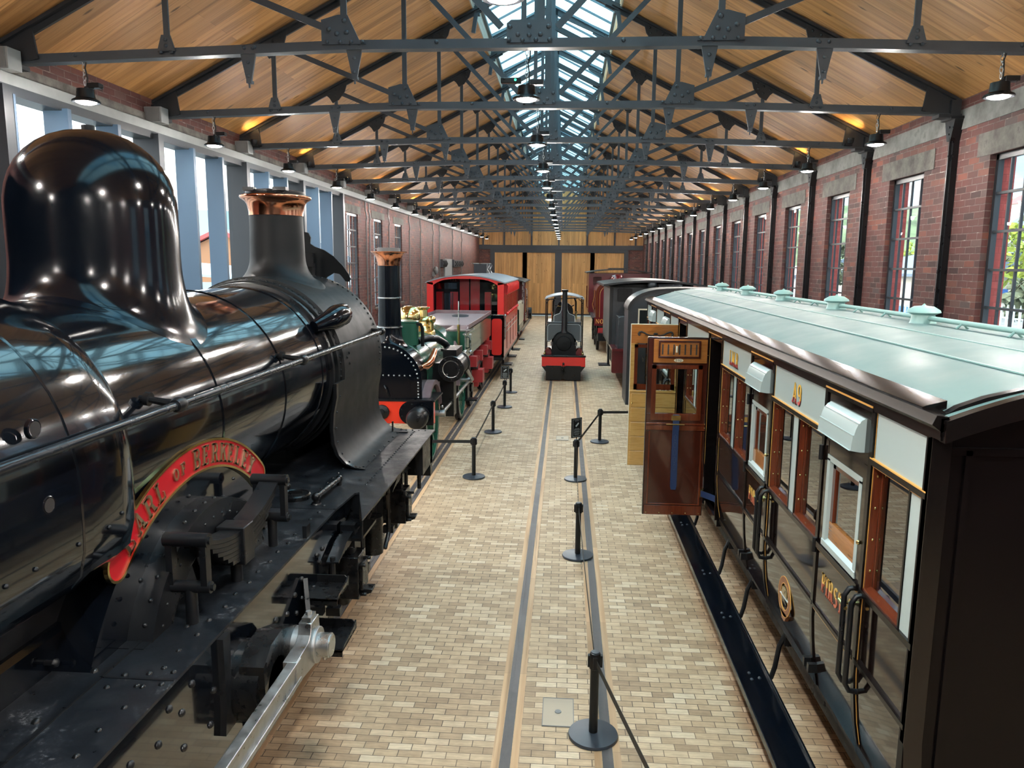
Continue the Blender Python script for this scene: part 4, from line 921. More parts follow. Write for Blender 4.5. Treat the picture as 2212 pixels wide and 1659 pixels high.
# ================================================================== brown and white carriage on the right
def gradpaint(name, z0, top, bot):
    m, nt, b, out = newmat(name); g = N(nt, 'NewGeometry'); p = N(nt, 'SeparateXYZ'); L(nt, g.outputs['Position'], p.inputs[0])
    gt = N(nt, 'Math', operation='GREATER_THAN'); gt.inputs[1].default_value = z0; L(nt, p.outputs[2], gt.inputs[0]); L(nt, mix(nt, gt.outputs[0], bot, top), b.inputs['Base Color']); setin(b, Roughness=.35); return m
M.goldred = gradpaint('gold and red letters', 2.315, (.70,.40,.05), (.42,.03,.03)); M.goldred2 = gradpaint('gold and red letters', 1.435, (.62,.36,.08), (.42,.10,.05))
PROF = [(0, 2.52), (0, 1.62), (0, 1.20), (.008, 1.08), (.022, .95), (.042, .84), (.052, .78)]
SX = 1.41
def carriage():
    t = thing('railway_carriage', 'brown and white old passenger carriage lettered A9 with two doors standing open', 'carriage', (2.46, 7.96, 0))
    B = lambda mb, n, m, p=None, **k: mb.build(n, m, p or t, **k)
    Ya, Yb = 2.92, 13.0
    def sb(b, y0, y1, z0, z1, d0=0., d1=.01): return b.box(SX-d1, SX-d0, *sorted((y0, y1)), z0, z1)
    def vs(b, y0, y1, d0, d1, z0=.78, z1=2.52):
        P = [p for p in PROF if z0 <= p[1] <= z1]
        pts = [(SX+o-d1, z) for o, z in P]+[(SX+o-d0, z) for o, z in P][::-1]
        return b.prism(pts, 'y', *sorted((y0, y1)))
    doors = [(3.46, 4.08), (5.12, 5.72), (6.80, 7.42), (8.78, 9.42), (10.18, 10.80), (11.72, 12.34)]; opened = (2, 3)
    segs = [(2.92, 3.46), (4.08, 5.12), (5.72, 6.80), (7.42, 8.78), (9.42, 10.18), (10.80, 11.72), (12.34, 13.0)]
    wall, lower, fas, post, mo, ln, fr, sill, gl = MB(), MB(), MB(), MB(), MB(), MB(), MB(), MB(), MB()
    scr = MB()
    for i, (a, c) in enumerate(segs):
        # lower panel
        vs(lower, a, c, -.05, 0, .78, 1.62); fas.box(SX-.002, SX+.02, a+.03, c-.03, 2.245, 2.47); sb(wall, a, c, 2.47, 2.56, -.05, .0); sb(wall, a, c, 2.24, 2.47, -.05, -.003)
        # windows with a white post between
        if i == 0: wins = [(2.99+.08, 3.44)]; wp = [(2.935, 3.055)]
        elif i in (1, 2): m_ = (a+c)/2; wins = [(a+.03, m_-.075), (m_+.055, c-.03)]; wp = [(m_-.065, m_+.045)]
        else: m_ = (a+c)/2; wins = [(a+.06, m_-.08), (m_+.08, c-.06)]; wp = [(m_-.07, m_+.07)]
        for y0, y1 in wp: post.box(SX-.001, SX+.03, y0, y1, 1.62, 2.24)
        yy = a
        for y0, y1 in wins:
            if y0-yy > .005 and not any(abs(p0-yy) < .09 and i < 3 for p0, p1 in wp): pass
            fr.box(SX+.0, SX+.038, y1-.010, y1, 1.63, 2.235); fr.box(SX+.0, SX+.038, y0, y0+.010, 1.63, 2.235); fr.box(SX+.0, SX+.038, y0, y1, 2.22, 2.235)
            fr.box(SX+.03, SX+.042, y1-.03, y1-.010, 1.63, 2.235).box(SX+.03, SX+.042, y0+.008, y0+.02, 1.63, 2.235)
            sill.prism([(SX-.005, 1.615), (SX+.033, 1.615), (SX+.033, 1.645), (SX-.005, 1.632)], 'y', y0, y1); gl.box(SX+.033, SX+.037, y0+.01, y1-.01, 1.64, 2.23)
            for k in range(4): scr.rivet((SX+.018, y1-.011, 1.72+.15*k), (0,-1,0), .007)
            for e0, e1 in ((y0-.012, y0-.003), (y1+.003, y1+.012)): sb(ln, e0+.002, e0+.006, 1.63, 2.235, 0, .003)
        for y0, y1 in wins+wp:
            pass
        # pillars
        for y in (a, c): vs(mo, y-.018, y+.018, -.06, .012); (vs(ln, y-.0215, y-.0185, 0, .002) if y > 3 else None); vs(ln, y+.0185, y+.0215, 0, .002)
        for w0, w1 in wins:
            for q, s in ((w0, -1), (w1, 1)):
                if abs(q-a) > .05 and abs(q-c) > .05: mo.box(SX-.006, SX+.05, *sorted((q, q+s*.012)), 1.62, 2.24)
        # horizontal mouldings
        for z, h in ((2.238, .018), (1.615, .02), (1.268, .016), (2.475, .012)): sb(mo, a, c, z-h, z+h*.4, 0, .014)
        for z in (2.212, 1.588, 1.247): sb(ln, a+.02, c-.02, z-.001, z+.004, 0, .005)
        sb(ln, a, c, 2.245, 2.251, 0, .013)
        vs(mo, a, c, .0, .012, .78, .84)
        lowl = MB()
    lower.parts('lower_panel', M.choc, t); fas.parts('white_fascia', M.white, t); B(wall, 'side_wall', M.mould); post.parts('white_post', M.white, t); fr.parts('window_frame', M.mahog, t, bevel=.002); sill.parts('window_sill', M.mahog, t); gl.parts('window_pane', M.cglass, t); B(scr, 'brass_screws', M.brass)
    B(mo, 'mouldings', M.mould); B(ln, 'gold_lining', M.gold)
    # closed doors
    for i, (a, c) in enumerate(doors):
        if i in opened: continue
        b = MB(); vs(b, a+.02, c-.02, -.04, .004, .78, 1.62); b.box(SX-.004, SX+.04, a+.02, c-.02, 1.60, 1.64); b.box(SX-.004, SX+.04, a+.02, c-.02, 2.13, 2.46)
        for q in ((a+.02, a+.075), (c-.075, c-.02)): b.box(SX-.006, SX+.04, *q, 1.6, 2.2)
        d = B(b, 'door', M.choc)
        e = MB(); e.box(SX-.016, SX+.0, a, c, 2.455, 2.475); 
        ln2 = MB().box(SX-.018, SX+.0, a+.0, c-.0, 2.475, 2.484); sb(ln2, a+.03, c-.03, 1.588, 1.594, 0, .012); sb(ln2, a+.03, c-.03, 1.247, 1.252, 0, .012); B(ln2, 'gold_lining', M.gold, d)
        sb(e, a+.02, c-.02, 1.598, 1.63, 0, .02); sb(e, a+.02, c-.02, 1.252, 1.274, 0, .014); B(e, 'mouldings', M.mould, d)
        w = MB(); y0, y1 = a+.075, c-.075
        w.box(SX-.008, SX+.03, y0, y0+.035, 1.65, 2.11).box(SX-.008, SX+.03, y1-.04, y1, 1.65, 2.11).box(SX-.008, SX+.03, y0, y1, 2.10, 2.13); w.prism([(SX-.012, 1.635), (SX+.04, 1.635), (SX+.04, 1.70), (SX-.012, 1.665)], 'y', y0, y1); B(w, 'white_frame', M.white, d)
        w = MB(); w.box(SX+.012, SX+.035, y1-.075, y1-.04, 1.67, 2.10).box(SX+.012, SX+.035, y0+.035, y0+.06, 1.67, 2.10).box(SX+.012, SX+.035, y0+.03, y1-.04, 2.065, 2.10); B(w, 'sash', M.mahog, d)
        B(MB().box(SX+.010, SX+.036, y0+.035, y1-.042, 1.68, 1.775), 'sash_rail', M.teak, d); B(MB().box(SX+.022, SX+.026, y0+.05, y1-.06, 1.76, 2.075), 'pane', M.cglass, d)
        # louvred white hood
        v = MB(); P = [(SX, 2.41), (SX-.012, 2.41)]
        for k in range(3):
            for q in (0, .5, 1.):
                aa = radians(28*(k+q)+4); P.append((SX-.012-.048*sin(aa)-.004*k, 2.262+.145*cos(aa)-.004*k))
            P.append((P[-1][0]-.008, P[-1][1]-.001))
        P += [(SX-.025, 2.25), (SX, 2.25)]
        v.prism(P, 'y', a+.085, c-.07); B(v, 'vent_hood', M.white, d, angle=25)
        # grab handles and lock
        h = MB()
        for y, zt, zb, dy in ((a+.055, 1.60, 1.12, 0), (a-.035, 1.60, 1.12, 0)):
            pts = [(SX, y, zt), (SX-.035, y, zt-.005), (SX-.055, y, zt-.04), (SX-.055, y, zb+.04), (SX-.035, y, zb+.005), (SX+.01, y, zb)]; h.tube(pts, .013, 10)
        h.parts('grab_handle', M.blackd, d); B(MB().tube([(SX-.0, a+.09, 1.505), (SX-.05, a+.09, 1.505)], .009, 8).tube([(SX-.05, a+.13, 1.505), (SX-.05, a+.04, 1.50)], .009, 8).lathe([(.022, SX-.012), (.022, SX)], (0, a+.09, 1.505), 'x', 14).ball((SX-.016, a+.04, 1.83), .012), 'lock_handle', M.brass, d)
        k = MB()
        for q in (c-.045, c+.03): k.box(SX-.022, SX+.04, q-.014, q+.014, .875, .925)
        k.cyl((SX-.018, c, 2.08), (SX-.018, c, 2.16), .012, 8).cyl((SX-.018, c, 1.56), (SX-.018, c, 1.64), .012, 8); k.parts('door_stop', M.blackd, d)
        # lettering
        if i < 2:
            g = MB(); x = c-.115
            for ch in 'FIRST':
                wd, pl = slab_glyph(ch); hh = .105
                def fn(u, v, dd, x=x): return (SX-.004-dd, x-u*hh*.72, 1.385+v*hh)
                g.glyphs(pl, fn, 0, .003); x -= (wd+.16)*hh*.72
            B(g, 'lettering', M.goldred2, d, angle=20)
    # lettering on the white panels
    def txt(s, ystart, z, h, wf=.8):
        g, sh = MB(), MB(); y = ystart
        for ch in s:
            wd, pl = slab_glyph(ch)
            def fn(u, v, dd, y=y): return (SX-.0035-dd, y-u*h*wf, z+v*h)
            def f2(u, v, dd, y=y): return (SX-.0025-dd, y-u*h*wf-.008, z+v*h-.008)
            g.glyphs(pl, fn, 0, .002); sh.glyphs(pl, f2, 0, .0008); y -= (wd+.13)*h*wf
        B(sh, 'letter_shadow', M.blackd, angle=20); B(g, 'lettering', M.goldred, angle=20)
    txt('A9', 4.70, 2.285, .125); txt('I.M.R', 6.50, 2.285, .12, .78)
    # crest
    cy, cz = 4.60, 1.06; cr = MB(); M.crest = paint('crest orange', (.22,.085,.035), .4, var=.3, scale=60)
    def circ(r, ry=1.): return [(cy+r*cos(2*pi*k/36), cz+r*ry*sin(2*pi*k/36)) for k in range(36)]
    xs = SX-.0+.003
    cr.ringp(circ(.125), circ(.085), 'x', xs-.004, xs, closed=True); c_ = B(cr, 'crest_ring', M.crest); q = MB().ringp(circ(.128), circ(.124), 'x', xs-.005, xs, closed=True).ringp(circ(.086), circ(.082), 'x', xs-.005, xs, closed=True); B(q, 'crest_rim', M.gold, c_)
    sh = [(cy-.055, cz+.06), (cy+.055, cz+.06), (cy+.055, cz+.0), (cy-.055, cz+.0)]; B(MB().prism([(cy-.05, cz+.05), (cy, cz+.065), (cy+.05, cz+.05), (cy+.05, cz+.0), (cy-.05, cz+.0)], 'x', xs-.006, xs).prism([(cy-.02, cz+.05), (cy+.02, cz+.05), (cy, cz+.02)], 'x', xs-.008, xs), 'crest_shield', M.letter, c_); B(MB().box(xs-.008, xs, cy-.085, cy+.085, cz-.006, cz), 'crest_bar', M.linew, c_)
    B(MB().prism([(cy-.07, cz-.10), (cy+.07, cz-.10), (cy+.03, cz-.15), (cy-.03, cz-.15)], 'x', xs-.004, xs+.02), 'crest_ribbon', M.crest, c_)
    # open door with strap: inside face towards the camera
    def leaf(yh, w):
        X0, X1 = SX-w, SX-.0
        return X0, X1
    y = 7.43; X0, X1 = .826, 1.41
    prof = [(X0, .63), (X1+.0, .63), (X1, 2.41), (X0, 2.41)]
    d = B(MB().box(X0, X1, y, y+.045, .63, 1.665).box(X0, X0+.075, y, y+.045, 1.665, 2.41).box(X1-.062, X1, y, y+.045, 1.665, 2.41).box(X0+.07, X1-.06, y, y+.045, 2.11, 2.41), 'open_door', M.mahogd, bevel=.003)
    b = MB(); fy = y-.012
    b.box(X0+.04, X0+.085, fy, y, 1.665, 2.15).box(X1-.10, X1-.055, fy, y, 1.665, 2.15).box(X0+.04, X1-.055, fy, y, 2.11, 2.15).box(X0+.04, X1-.055, fy, y, 1.60, 1.668).box(X0+.0, X1, fy-.008, y, 1.555, 1.575).box(X0, X1, fy, y, 1.50, 1.55).box(X0+.01, X1-.01, fy, y, .635, .73)
    b.box(X0+.03, X0+.045, fy, y, .75, 1.49).box(X1-.045, X1-.03, fy, y, .75, 1.49).box(X0+.03, X1-.03, fy, y, .74, .752)
    B(b, 'door_rails', M.mahog, d, bevel=.002)
    b = MB().box(X0+.05, X1-.02, fy, y, 2.17, 2.40); B(b, 'vent_panel', M.teak, d, bevel=.002); f = MB()
    a0, a1, z0, z1 = X0+.095, X1-.085, 2.235, 2.37
    f.box(a0, a1, fy-.012, fy, z1, z1+.018).box(a0, a1, fy-.012, fy, z0-.018, z0).box(a0-.0, a0+.018, fy-.012, fy, z0, z1).box(a1-.018, a1, fy-.012, fy, z0, z1); B(f, 'vent_frame', M.mahogd, d, bevel=.002); s = MB()
    for k in range(7): x = a0+.04+(a1-a0-.08)*k/6; s.box(x-.007, x+.007, fy-.002, fy+.002, z0+.015, z1-.02)
    B(s, 'vent_slots', M.dark, d); B(MB().cyl((a0+(a1-a0)*.43, fy-.02, 2.275), (a0+(a1-a0)*.43, fy-.02, 2.335), .011, 12), 'ivory_knob', M.ivory, d)
    px, pz = (X0+X1)/2, 2.195; pl = [(px+.045*cos(a)*(1), pz+.0+.017*sin(a)) for a in [2*pi*k/20 for k in range(20)]]; n_ = B(MB().prism(pl, 'y', fy-.006, fy), 'number_plate', M.ivory, d); g = MB(); u0 = px-.03
    for ch in '592':
        wd, pg = slab_glyph(ch)
        def fn(u, v, dd, u0=u0): return (u0+u*.022, fy-.006-dd, pz-.010+v*.021)
        g.glyphs(pg, fn, 0, .001); u0 += .021
    B(g, 'plate_number', M.blackd, n_, angle=20)
    B(MB().box(X0+.08, X1-.06, y+.02, y+.026, 1.665, 2.115), 'pane', M.glass, d)
    b = MB().tube([(px-.01+.09*q, fy-.025, 1.565) for q in (-1, 1)], .008, 8).box(px-.05, px+.04, fy-.03, fy, 1.605, 1.655); B(b, 'strap_fitting', M.brass, d)
    sp = MB(); pts = [(fy-.012, 1.66), (fy-.022, 1.63), (fy-.03, 1.56), (fy-.014, 1.45), (fy-.014, .93)]
    for (ya, za), (yb, zb) in zip(pts[:-1], pts[1:]): sp.add([(px-.034, ya, za), (px+.028, ya, za), (px+.028, yb, zb), (px-.034, yb, zb), (px-.034, ya+.006, za), (px+.028, ya+.006, za), (px+.028, yb+.006, zb), (px-.034, yb+.006, zb)], [(0,1,2,3),(4,7,6,5),(0,3,7,4),(1,5,6,2)])
    sp.prism([(px-.034, .93), (px+.028, .93), (px+.02, .90), (px-.026, .90)], 'y', fy-.014, fy-.008); st = B(sp, 'window_strap', M.blue, d)
    e = MB()
    for k in range(5): e.tube([(px-.003+.012*cos(a), fy-.0155, 1.43-.075*k+.03*sin(a)) for a in [2*pi*q/10 for q in range(10)]], .0012, 4, closed=True)
    B(e, 'strap_stitching', M.slate, st)
    B(MB().bar((X1-.02, y-.03, .87), (X1+.09, y-.25, .88), .012, .06), 'check_strap', M.blue, d); e = MB().box(X1-.03, X1, y-.035, y, .83, .92)
    for k in range(5): e.rivet((X0+.03+.13*k, fy-.001, .655), (0,-1,0), .006)
    for z in (1.53, 1.57): e.rivet((X1-.015, fy-.008, z), (0,-1,0), .006)
    B(e, 'brass_fittings', M.brass, d)
    e = MB().box(X0-.006, X0, y, y+.05, .63, 2.41).box(X0, X1, y, y+.05, 2.41, 2.418); B(e, 'door_edge', M.mould, d)
    # second open door, yellow boards
    y = 9.45; X0, X1 = .835, 1.425
    d = B(MB().box(X0, X1, y, y+.04, .60, 1.56).box(X0, X0+.08, y, y+.04, 1.56, 2.2).box(X1-.08, X1, y, y+.04, 1.56, 2.2), 'open_door', M.pine)
    b = MB()
    for k in range(5): b.box(X0+.02, X1-.02, y-.012, y, .61+.185*k, .61+.185*k+.178)
    b.box(X0, X1, y-.016, y, 1.535, 1.565); B(b, 'board_panel', M.pine, d, bevel=.004); B(MB().box(X0, X1, y-.012, y+.04, 2.155, 2.385), 'top_panel', M.teak, d); fy = y-.012
    b = MB().box(X0+.045, X0+.085, fy, y, 1.575, 2.14).box(X1-.09, X1-.045, fy, y, 1.575, 2.14).box(X0+.045, X1-.045, fy, y, 2.10, 2.14).box(X0+.045, X1-.045, fy, y, 1.575, 1.645); B(b, 'sash', M.mahog, d); B(MB().box(X0+.08, X1-.085, y+.015, y+.02, 1.64, 2.1), 'pane', M.cglass, d)
    xm = (X0+X1)/2; sc = MB()
    for s in (-1, 1):
        pts = [(xm+s*(.195+.018*cos(a)), fy-.003, 2.27+.018*sin(a)) for a in [radians(q) for q in (200, 250, 300, 360, 50)]] if False else []
        path = [(.02,2.255), (.06,2.252), (.10,2.262), (.14,2.285), (.175,2.298), (.20,2.29), (.21,2.27), (.20,2.255), (.188,2.262)]
        sc.tube([(xm+s*u, fy-.003, z) for u, z in path], [.007,.008,.009,.010,.011,.012,.013,.013,.01], 8, flat=(1,1))
    sc.ball((xm, fy-.002, 2.272), .022, 10, 6, (1.3,.4,.7)); B(sc, 'carved_scroll', M.dark, d); B(MB().ball((X0+.03, fy, 1.40), .012), 'brass_stud', M.brass, d)
    B(MB().box(X0-.006, X0, y, y+.04, .6, 2.39).box(X0, X1, y-.012, y+.04, 2.385, 2.392), 'door_edge', M.cream, d)
    # door openings: jambs
    b = MB()
    for i in opened:
        a, c = doors[i]; b.box(SX-.004, SX+.05, a, c, 2.42, 2.56); b.box(SX, SX+.10, c-.03, c, .8, 2.45); b.box(SX, SX+.10, a, a+.02, .8, 2.45); b.box(SX+.02, SX+.10, a, c, .74, .80)
    b.parts('door_jamb', M.mould, t); b = MB()
    for i in opened: a, c = doors[i]; b.box(SX-.018, SX, a, c, 2.475, 2.484)
    b.parts('gold_lining', M.gold, t)
    # shell: floor, far side, partitions, benches, ends
    B(MB().box(SX+.06, 3.50, Ya+.04, Yb-.04, .74, .80), 'floor', M.dark)
    far = MB().box(3.48, 3.51, Ya, Yb, .78, 1.62).box(3.48, 3.51, Ya, Yb, 2.2, 2.56)
    for yy in [Ya+.1+.62*k for k in range(17)]: far.box(3.48, 3.51, yy-.07, yy+.07, 1.6, 2.25)
    B(far, 'far_side', M.mahogd); B(MB().box(3.49, 3.495, Ya, Yb, 1.6, 2.25), 'far_glass', M.cglass); p = MB(); s = MB()
    for yy in (4.58, 6.26, 8.1, 9.8, 11.26): p.box(SX+.09, 3.48, yy-.02, yy+.02, .8, 2.5); s.box(SX+.1, 3.46, yy-.42, yy-.02, 1.05, 1.2).box(SX+.1, 3.46, yy+.02, yy+.42, 1.05, 1.2)
    p.parts('partition', M.mahogd, t); s.parts('seat_bench', M.blue, t)
    e = MB(); arch = [(SX-.0, .78), (3.51, .78), (3.51, 2.50)]+[(2.46+1.05*cos(a), 2.50+.22*sin(a)) for a in [pi*k/16 for k in range(1, 16)]]+[(SX, 2.50)]
    e.prism(arch, 'y', Ya, Ya+.04).prism(arch, 'y', Yb-.04, Yb); ew = e.parts('end_wall', M.endblack, t)[0]; e = MB().box(SX-.012, SX+.05, Ya-.014, Ya+.03, .8, 2.5)
    for x in (1.54, 2.0, 2.46, 2.92, 3.4): e.box(x-.012, x+.012, Ya-.012, Ya, .8, 2.42)
    e.box(SX, 3.51, Ya-.012, Ya, 2.40, 2.43); B(e, 'end_battens', M.endblack, ew)
    # roof with gutter strips
    def ra(r, q): return [(2.46+1.06*u, 2.535+.205*(1-abs(u)**2.2)+q) for u in [-1+2*k/32 for k in range(33)]]
    b = MB().loft([[(x, yy, z) for x, z in ra(1, 0)]+[(x, yy, z-.03) for x, z in ra(1, 0)][::-1] for yy in (2.83, 13.06)]); rf = B(b, 'roof', M.roofm, angle=50)
    b = MB()
    for x in (1.85, 2.12, 2.85): z = 2.535+.205*(1-abs((x-2.46)/1.09)**2.2); b.bar((x, 2.84, z+.0), (x, 13.05, z+.0), .012, .006)
    b.parts('roof_seam', M.aqua, rf)
    def rz(x): return 2.535+.205*(1-abs((x-2.46)/1.09)**2.2)
    b = MB(); b.prism([(1.385, 2.53), (1.385, 2.572), (1.40, 2.578), (1.475, rz(1.475)+.022), (1.475, rz(1.475)-.02)], 'y', 2.98, 13.05); b.box(1.392, 1.42, 2.84, 13.05, 2.485, 2.555).prism([(1.36, 2.53), (1.40, 2.50), (1.42, 2.56), (1.375, 2.565)], 'y', 2.84, 13.05).box(1.395, 1.43, 2.84, 13.05, 2.47, 2.49)
    b.loft([[(x, yy, z+.012) for x, z in ra(1, 0)]+[(x, yy, z-.07) for x, z in ra(1, 0)][::-1] for yy in (2.815, 2.86)]); B(b, 'roof_gutter', M.mould, rf, angle=30)
    g = MB(); x = 2.40; z = rz(x)+.035; g.tube([(x, 2.86, z), (x, 13.0, z)], .016, 10); pp = B(g, 'roof_gas_pipe', M.aqua, rf)
    for yy in (3.6, 5.25, 6.9, 8.55, 10.2, 11.85): g = MB().lathe([(.085, z-.04), (.08, z-.03), (.07, z+.02), (.105, z+.035), (.10, z+.05), (.06, z+.075), (.015, z+.08), (.0, z+.095)], (x-.01, yy, 0), 'z', 24, cap=False); B(g, 'lamp_cover', M.aqua, rf, angle=40)
    g = MB()
    for k in range(18): yy = 3.1+.55*k; g.tube([(x-.04, yy, z-.035), (x-.005, yy, z+.0), (x+.03, yy, z-.035)], .008, 6)
    B(g, 'pipe_clips', M.aqua, rf)
    # underframe, footboard, wheels
    b = MB().box(1.55, 1.62, 2.95, 12.97, .56, .78).box(3.30, 3.37, 2.95, 12.97, .56, .78).box(1.55, 3.37, 2.95, 3.05, .56, .78).box(1.55, 3.37, 12.87, 12.97, .56, .78).cyl((1.72, 5.4, .55), (1.72, 7.2, .55), .14, 20); un = B(b, 'underframe', M.blackd)
    b = MB().box(1.213, 1.417, 2.35, 12.9, .35, .38).box(1.207, 1.222, 2.35, 12.9, .345, .392).box(1.405, 1.42, 2.35, 12.9, .37, .40); fb = B(b, 'footboard', M.black, bevel=.003); b = MB(); c_ = MB()
    for yy in (2.7, 3.45, 4.85, 5.75, 6.6, 7.9, 9.2, 10.6, 12.0):
        b.tube([(1.60, yy, .74), (1.52, yy, .71), (1.475, yy, .60), (1.455, yy, .45), (1.435, yy, .375), (1.40, yy, .34)], .017, 8).box(1.50, 1.60, yy-.04, yy+.04, .62, .76)
        for dx, dy in ((.045, .03), (.10, -.03), (.045, -.05)): c_.rivet((1.25+dx, yy+dy, .38), (0,0,1), .012)
    b.parts('footboard_bracket', M.blackd, fb); B(c_, 'footboard_bolts', M.cast, fb)
    for yy in (4.0, 5.3, 10.4, 11.7):
        w = MB()
        for x, s in ((1.98, 1), (2.94, -1)): w.lathe([(.30, x-.05*s), (.335, x-.03*s), (.32, x+.05*s), (.26, x+.05*s), (.08, x+.03*s), (.08, x-.05*s)], (0, yy, .34), 'x', 32)
        w.cyl((1.8, yy, .34), (3.12, yy, .34), .05, 12); B(w, 'wheelset', M.blackd)
    for yy in (4.65, 11.05): B(MB().box(1.72, 1.80, yy-.95, yy+.95, .26, .46).box(3.12, 3.2, yy-.95, yy+.95, .26, .46).box(1.8, 3.12, yy-.1, yy+.1, .30, .56), 'bogie_frame', M.blackd)
    b = MB().box(2.2, 2.72, 2.72, 2.95, .56, .80).lathe([(.16, 2.60), (.15, 2.57), (.05, 2.62), (.05, 2.75)], (2.46, 0, .68), 'y', 20); B(b, 'coupler', M.blackd)
carriage()
# ================================================================== green engine, its tender, red carriage and the vehicles further back
def rrect(x0, x1, z0, z1, r, n=5, corners='abcd'):
    out = []
    for (cx, cz, a0, k) in ((x1-r, z0+r, -90, 'a'), (x1-r, z1-r, 0, 'b'), (x0+r, z1-r, 90, 'c'), (x0+r, z0+r, 180, 'd')):
        if k in corners:
            for i in range(n+1): a = radians(a0+90*i/n); out.append((cx+r*cos(a), cz+r*sin(a)))
        else:
            out.append({'a': (x1,z0), 'b': (x1,z1), 'c': (x0,z1), 'd': (x0,z0)}[k])
    return out
def wheel(b, x, y, z, r, n=12, w=.09, hub=.09, s=1):
    b.lathe([(r-.09, x-w/2), (r, x-w/2), (r+.02, x-w/2*s) if False else (r, x), (r-.005, x+w/2), (r-.09, x+w/2), (r-.09, x-w/2)], (0, y, z), 'x', 40, cap=False)
    b.cyl((x-w/2-.02, y, z), (x+w/2+.02, y, z), hub, 16)
    for k in range(n): a = 2*pi*k/n; b.bar((x, y+hub*.8*cos(a), z+hub*.8*sin(a)), (x, y+(r-.08)*cos(a), z+(r-.08)*sin(a)), .035, .04, (1,0,0))
    return b
def green_engine():
    xc, zc = -2.65, 1.37; t = thing('green_steam_locomotive', 'small green antique steam engine with tall copper topped chimney and brass domes', 'steam locomotive', (xc, 12.8, 0))
    B = lambda mb, n, m, p=None, **k: mb.build(n, m, p or t, **k)
    b = MB().lathe([(.52, 11.5), (.52, 14.3)], (xc, 0, zc), 'y', 48)
    for y in (11.75, 12.6, 13.5): b.lathe([(.52, y-.02), (.526, y-.018), (.526, y+.018), (.52, y+.02)], (xc, 0, zc), 'y', 48, cap=False)
    B(b, 'boiler', M.green)
    def arch(w, z0, n=24, rr=.0): return [(xc+w, z0)]+[(xc+w*cos(pi*k/n), zc+w*sin(pi*k/n)) for k in range(n+1)]+[(xc-w, z0)]
    b = MB().prism(arch(.545, 1.11), 'y', 10.98, 11.55); b.prism(arch(.575, 1.11), 'y', 10.95, 10.99); sm = B(b, 'smokebox', M.black, angle=30)
    r = MB()
    for k in range(26): a = pi*k/25; r.rivet((xc+.52*cos(a), 10.95, zc+.52*sin(a)), (0,-1,0), .016)
    for k in range(5): r.rivet((xc+.52, 10.95, 1.33-.045*k), (0,-1,0), .014); r.rivet((xc-.52, 10.95, 1.33-.045*k), (0,-1,0), .014)
    for k in range(11): r.rivet((xc-.4+.08*k, 10.95, 1.47), (0,-1,0), .014)
    B(r, 'smokebox_rivets', M.steel, sm); q = MB().prism(rrect(xc-.40, xc+.40, 1.13, 1.445, .06), 'y', 10.94, 10.95); dr = B(q, 'smokebox_door', M.black, sm); B(MB().tube([(xc+.02, 10.935, 1.32), (xc+.05, 10.9, 1.28), (xc+.09, 10.93, 1.15)], .014, 8), 'door_handle', M.blackd, dr)
    b = MB().lathe([(.28, 1.86), (.235, 1.90), (.20, 1.96), (.185, 2.05), (.18, 2.16), (.178, 2.18)], (xc, 11.42, 0), 'z', 40, cap=False); b.lathe([(.178, 2.12), (.192, 2.125), (.192, 2.145), (.178, 2.15)], (xc, 11.42, 0), 'z', 40, cap=False).lathe([(.176, 2.15), (.166, 2.6), (.164, 3.07)], (xc, 11.42, 0), 'z', 40); ch = B(b, 'chimney', M.black)
    B(MB().lathe([(.168, 2.58), (.178, 2.585), (.178, 2.60), (.168, 2.605)], (xc, 11.42, 0), 'z', 40, cap=False).lathe([(.178, 2.14), (.20, 2.145), (.20, 2.16), (.178, 2.165)], (xc, 11.42, 0), 'z', 40, cap=False), 'chimney_rings', M.steel, ch)
    B(MB().lathe([(.166, 3.07), (.17, 3.08), (.172, 3.12), (.185, 3.17), (.21, 3.22), (.25, 3.26), (.275, 3.272), (.275, 3.28), (.17, 3.282)], (xc, 11.42, 0), 'z', 48, cap=False), 'copper_cap', M.copper, ch, angle=70)
    B(MB().lathe([(.17, 3.275), (.172, 3.33), (.15, 3.335), (.0, 3.32)], (xc, 11.42, 0), 'z', 40, cap=False), 'chimney_lid', M.galv, ch)
    b = MB().lathe([(.21, 1.82), (.205, 2.17), (.215, 2.18), (.215, 2.20), (.12, 2.215), (0, 2.22)], (xc+.12, 12.0, 0), 'z', 32, cap=False); B(b, 'sandbox', M.green)
    B(MB().lathe([(.17, 1.85), (.165, 2.1), (.19, 2.14), (.20, 2.2), (.185, 2.29), (.14, 2.36), (.07, 2.395), (0, 2.40)], (xc+.02, 12.75, 0), 'z', 36, cap=False), 'brass_dome', M.brass, angle=60)
    B(MB().lathe([(.26, 1.82), (.24, 1.90), (.20, 1.95), (.17, 1.98), (.17, 2.08), (.19, 2.09), (.17, 2.12), (.12, 2.15), (.11, 2.27), (.155, 2.30), (.155, 2.32), (0, 2.325)], (xc+.03, 13.85, 0), 'z', 36, cap=False).ball((xc+.24, 13.75, 2.10), .075).cyl((xc+.24, 13.75, 1.9), (xc+.24, 13.75, 2.08), .035, 12), 'brass_safety_valve', M.brass, angle=50)
    b = MB().tube([(xc+.26, 11.95, 2.16), (xc+.38, 11.95, 2.15), (xc+.40, 11.97, 2.08), (xc+.40, 11.97, 1.80)], .03, 10); B(b, 'sandbox_pipe', M.blackd)
    b = MB().tube([(xc+.30, 12.05, 1.87), (xc+.42, 12.25, 1.90), (xc+.52, 12.55, 1.87), (xc+.62, 12.85, 1.76), (xc+.68, 12.95, 1.64)], .06, 14).cyl((xc+.66, 12.95, 1.62), (xc+.66, 12.95, 1.66), .13, 16); B(b, 'steam_pipe', M.blackd)
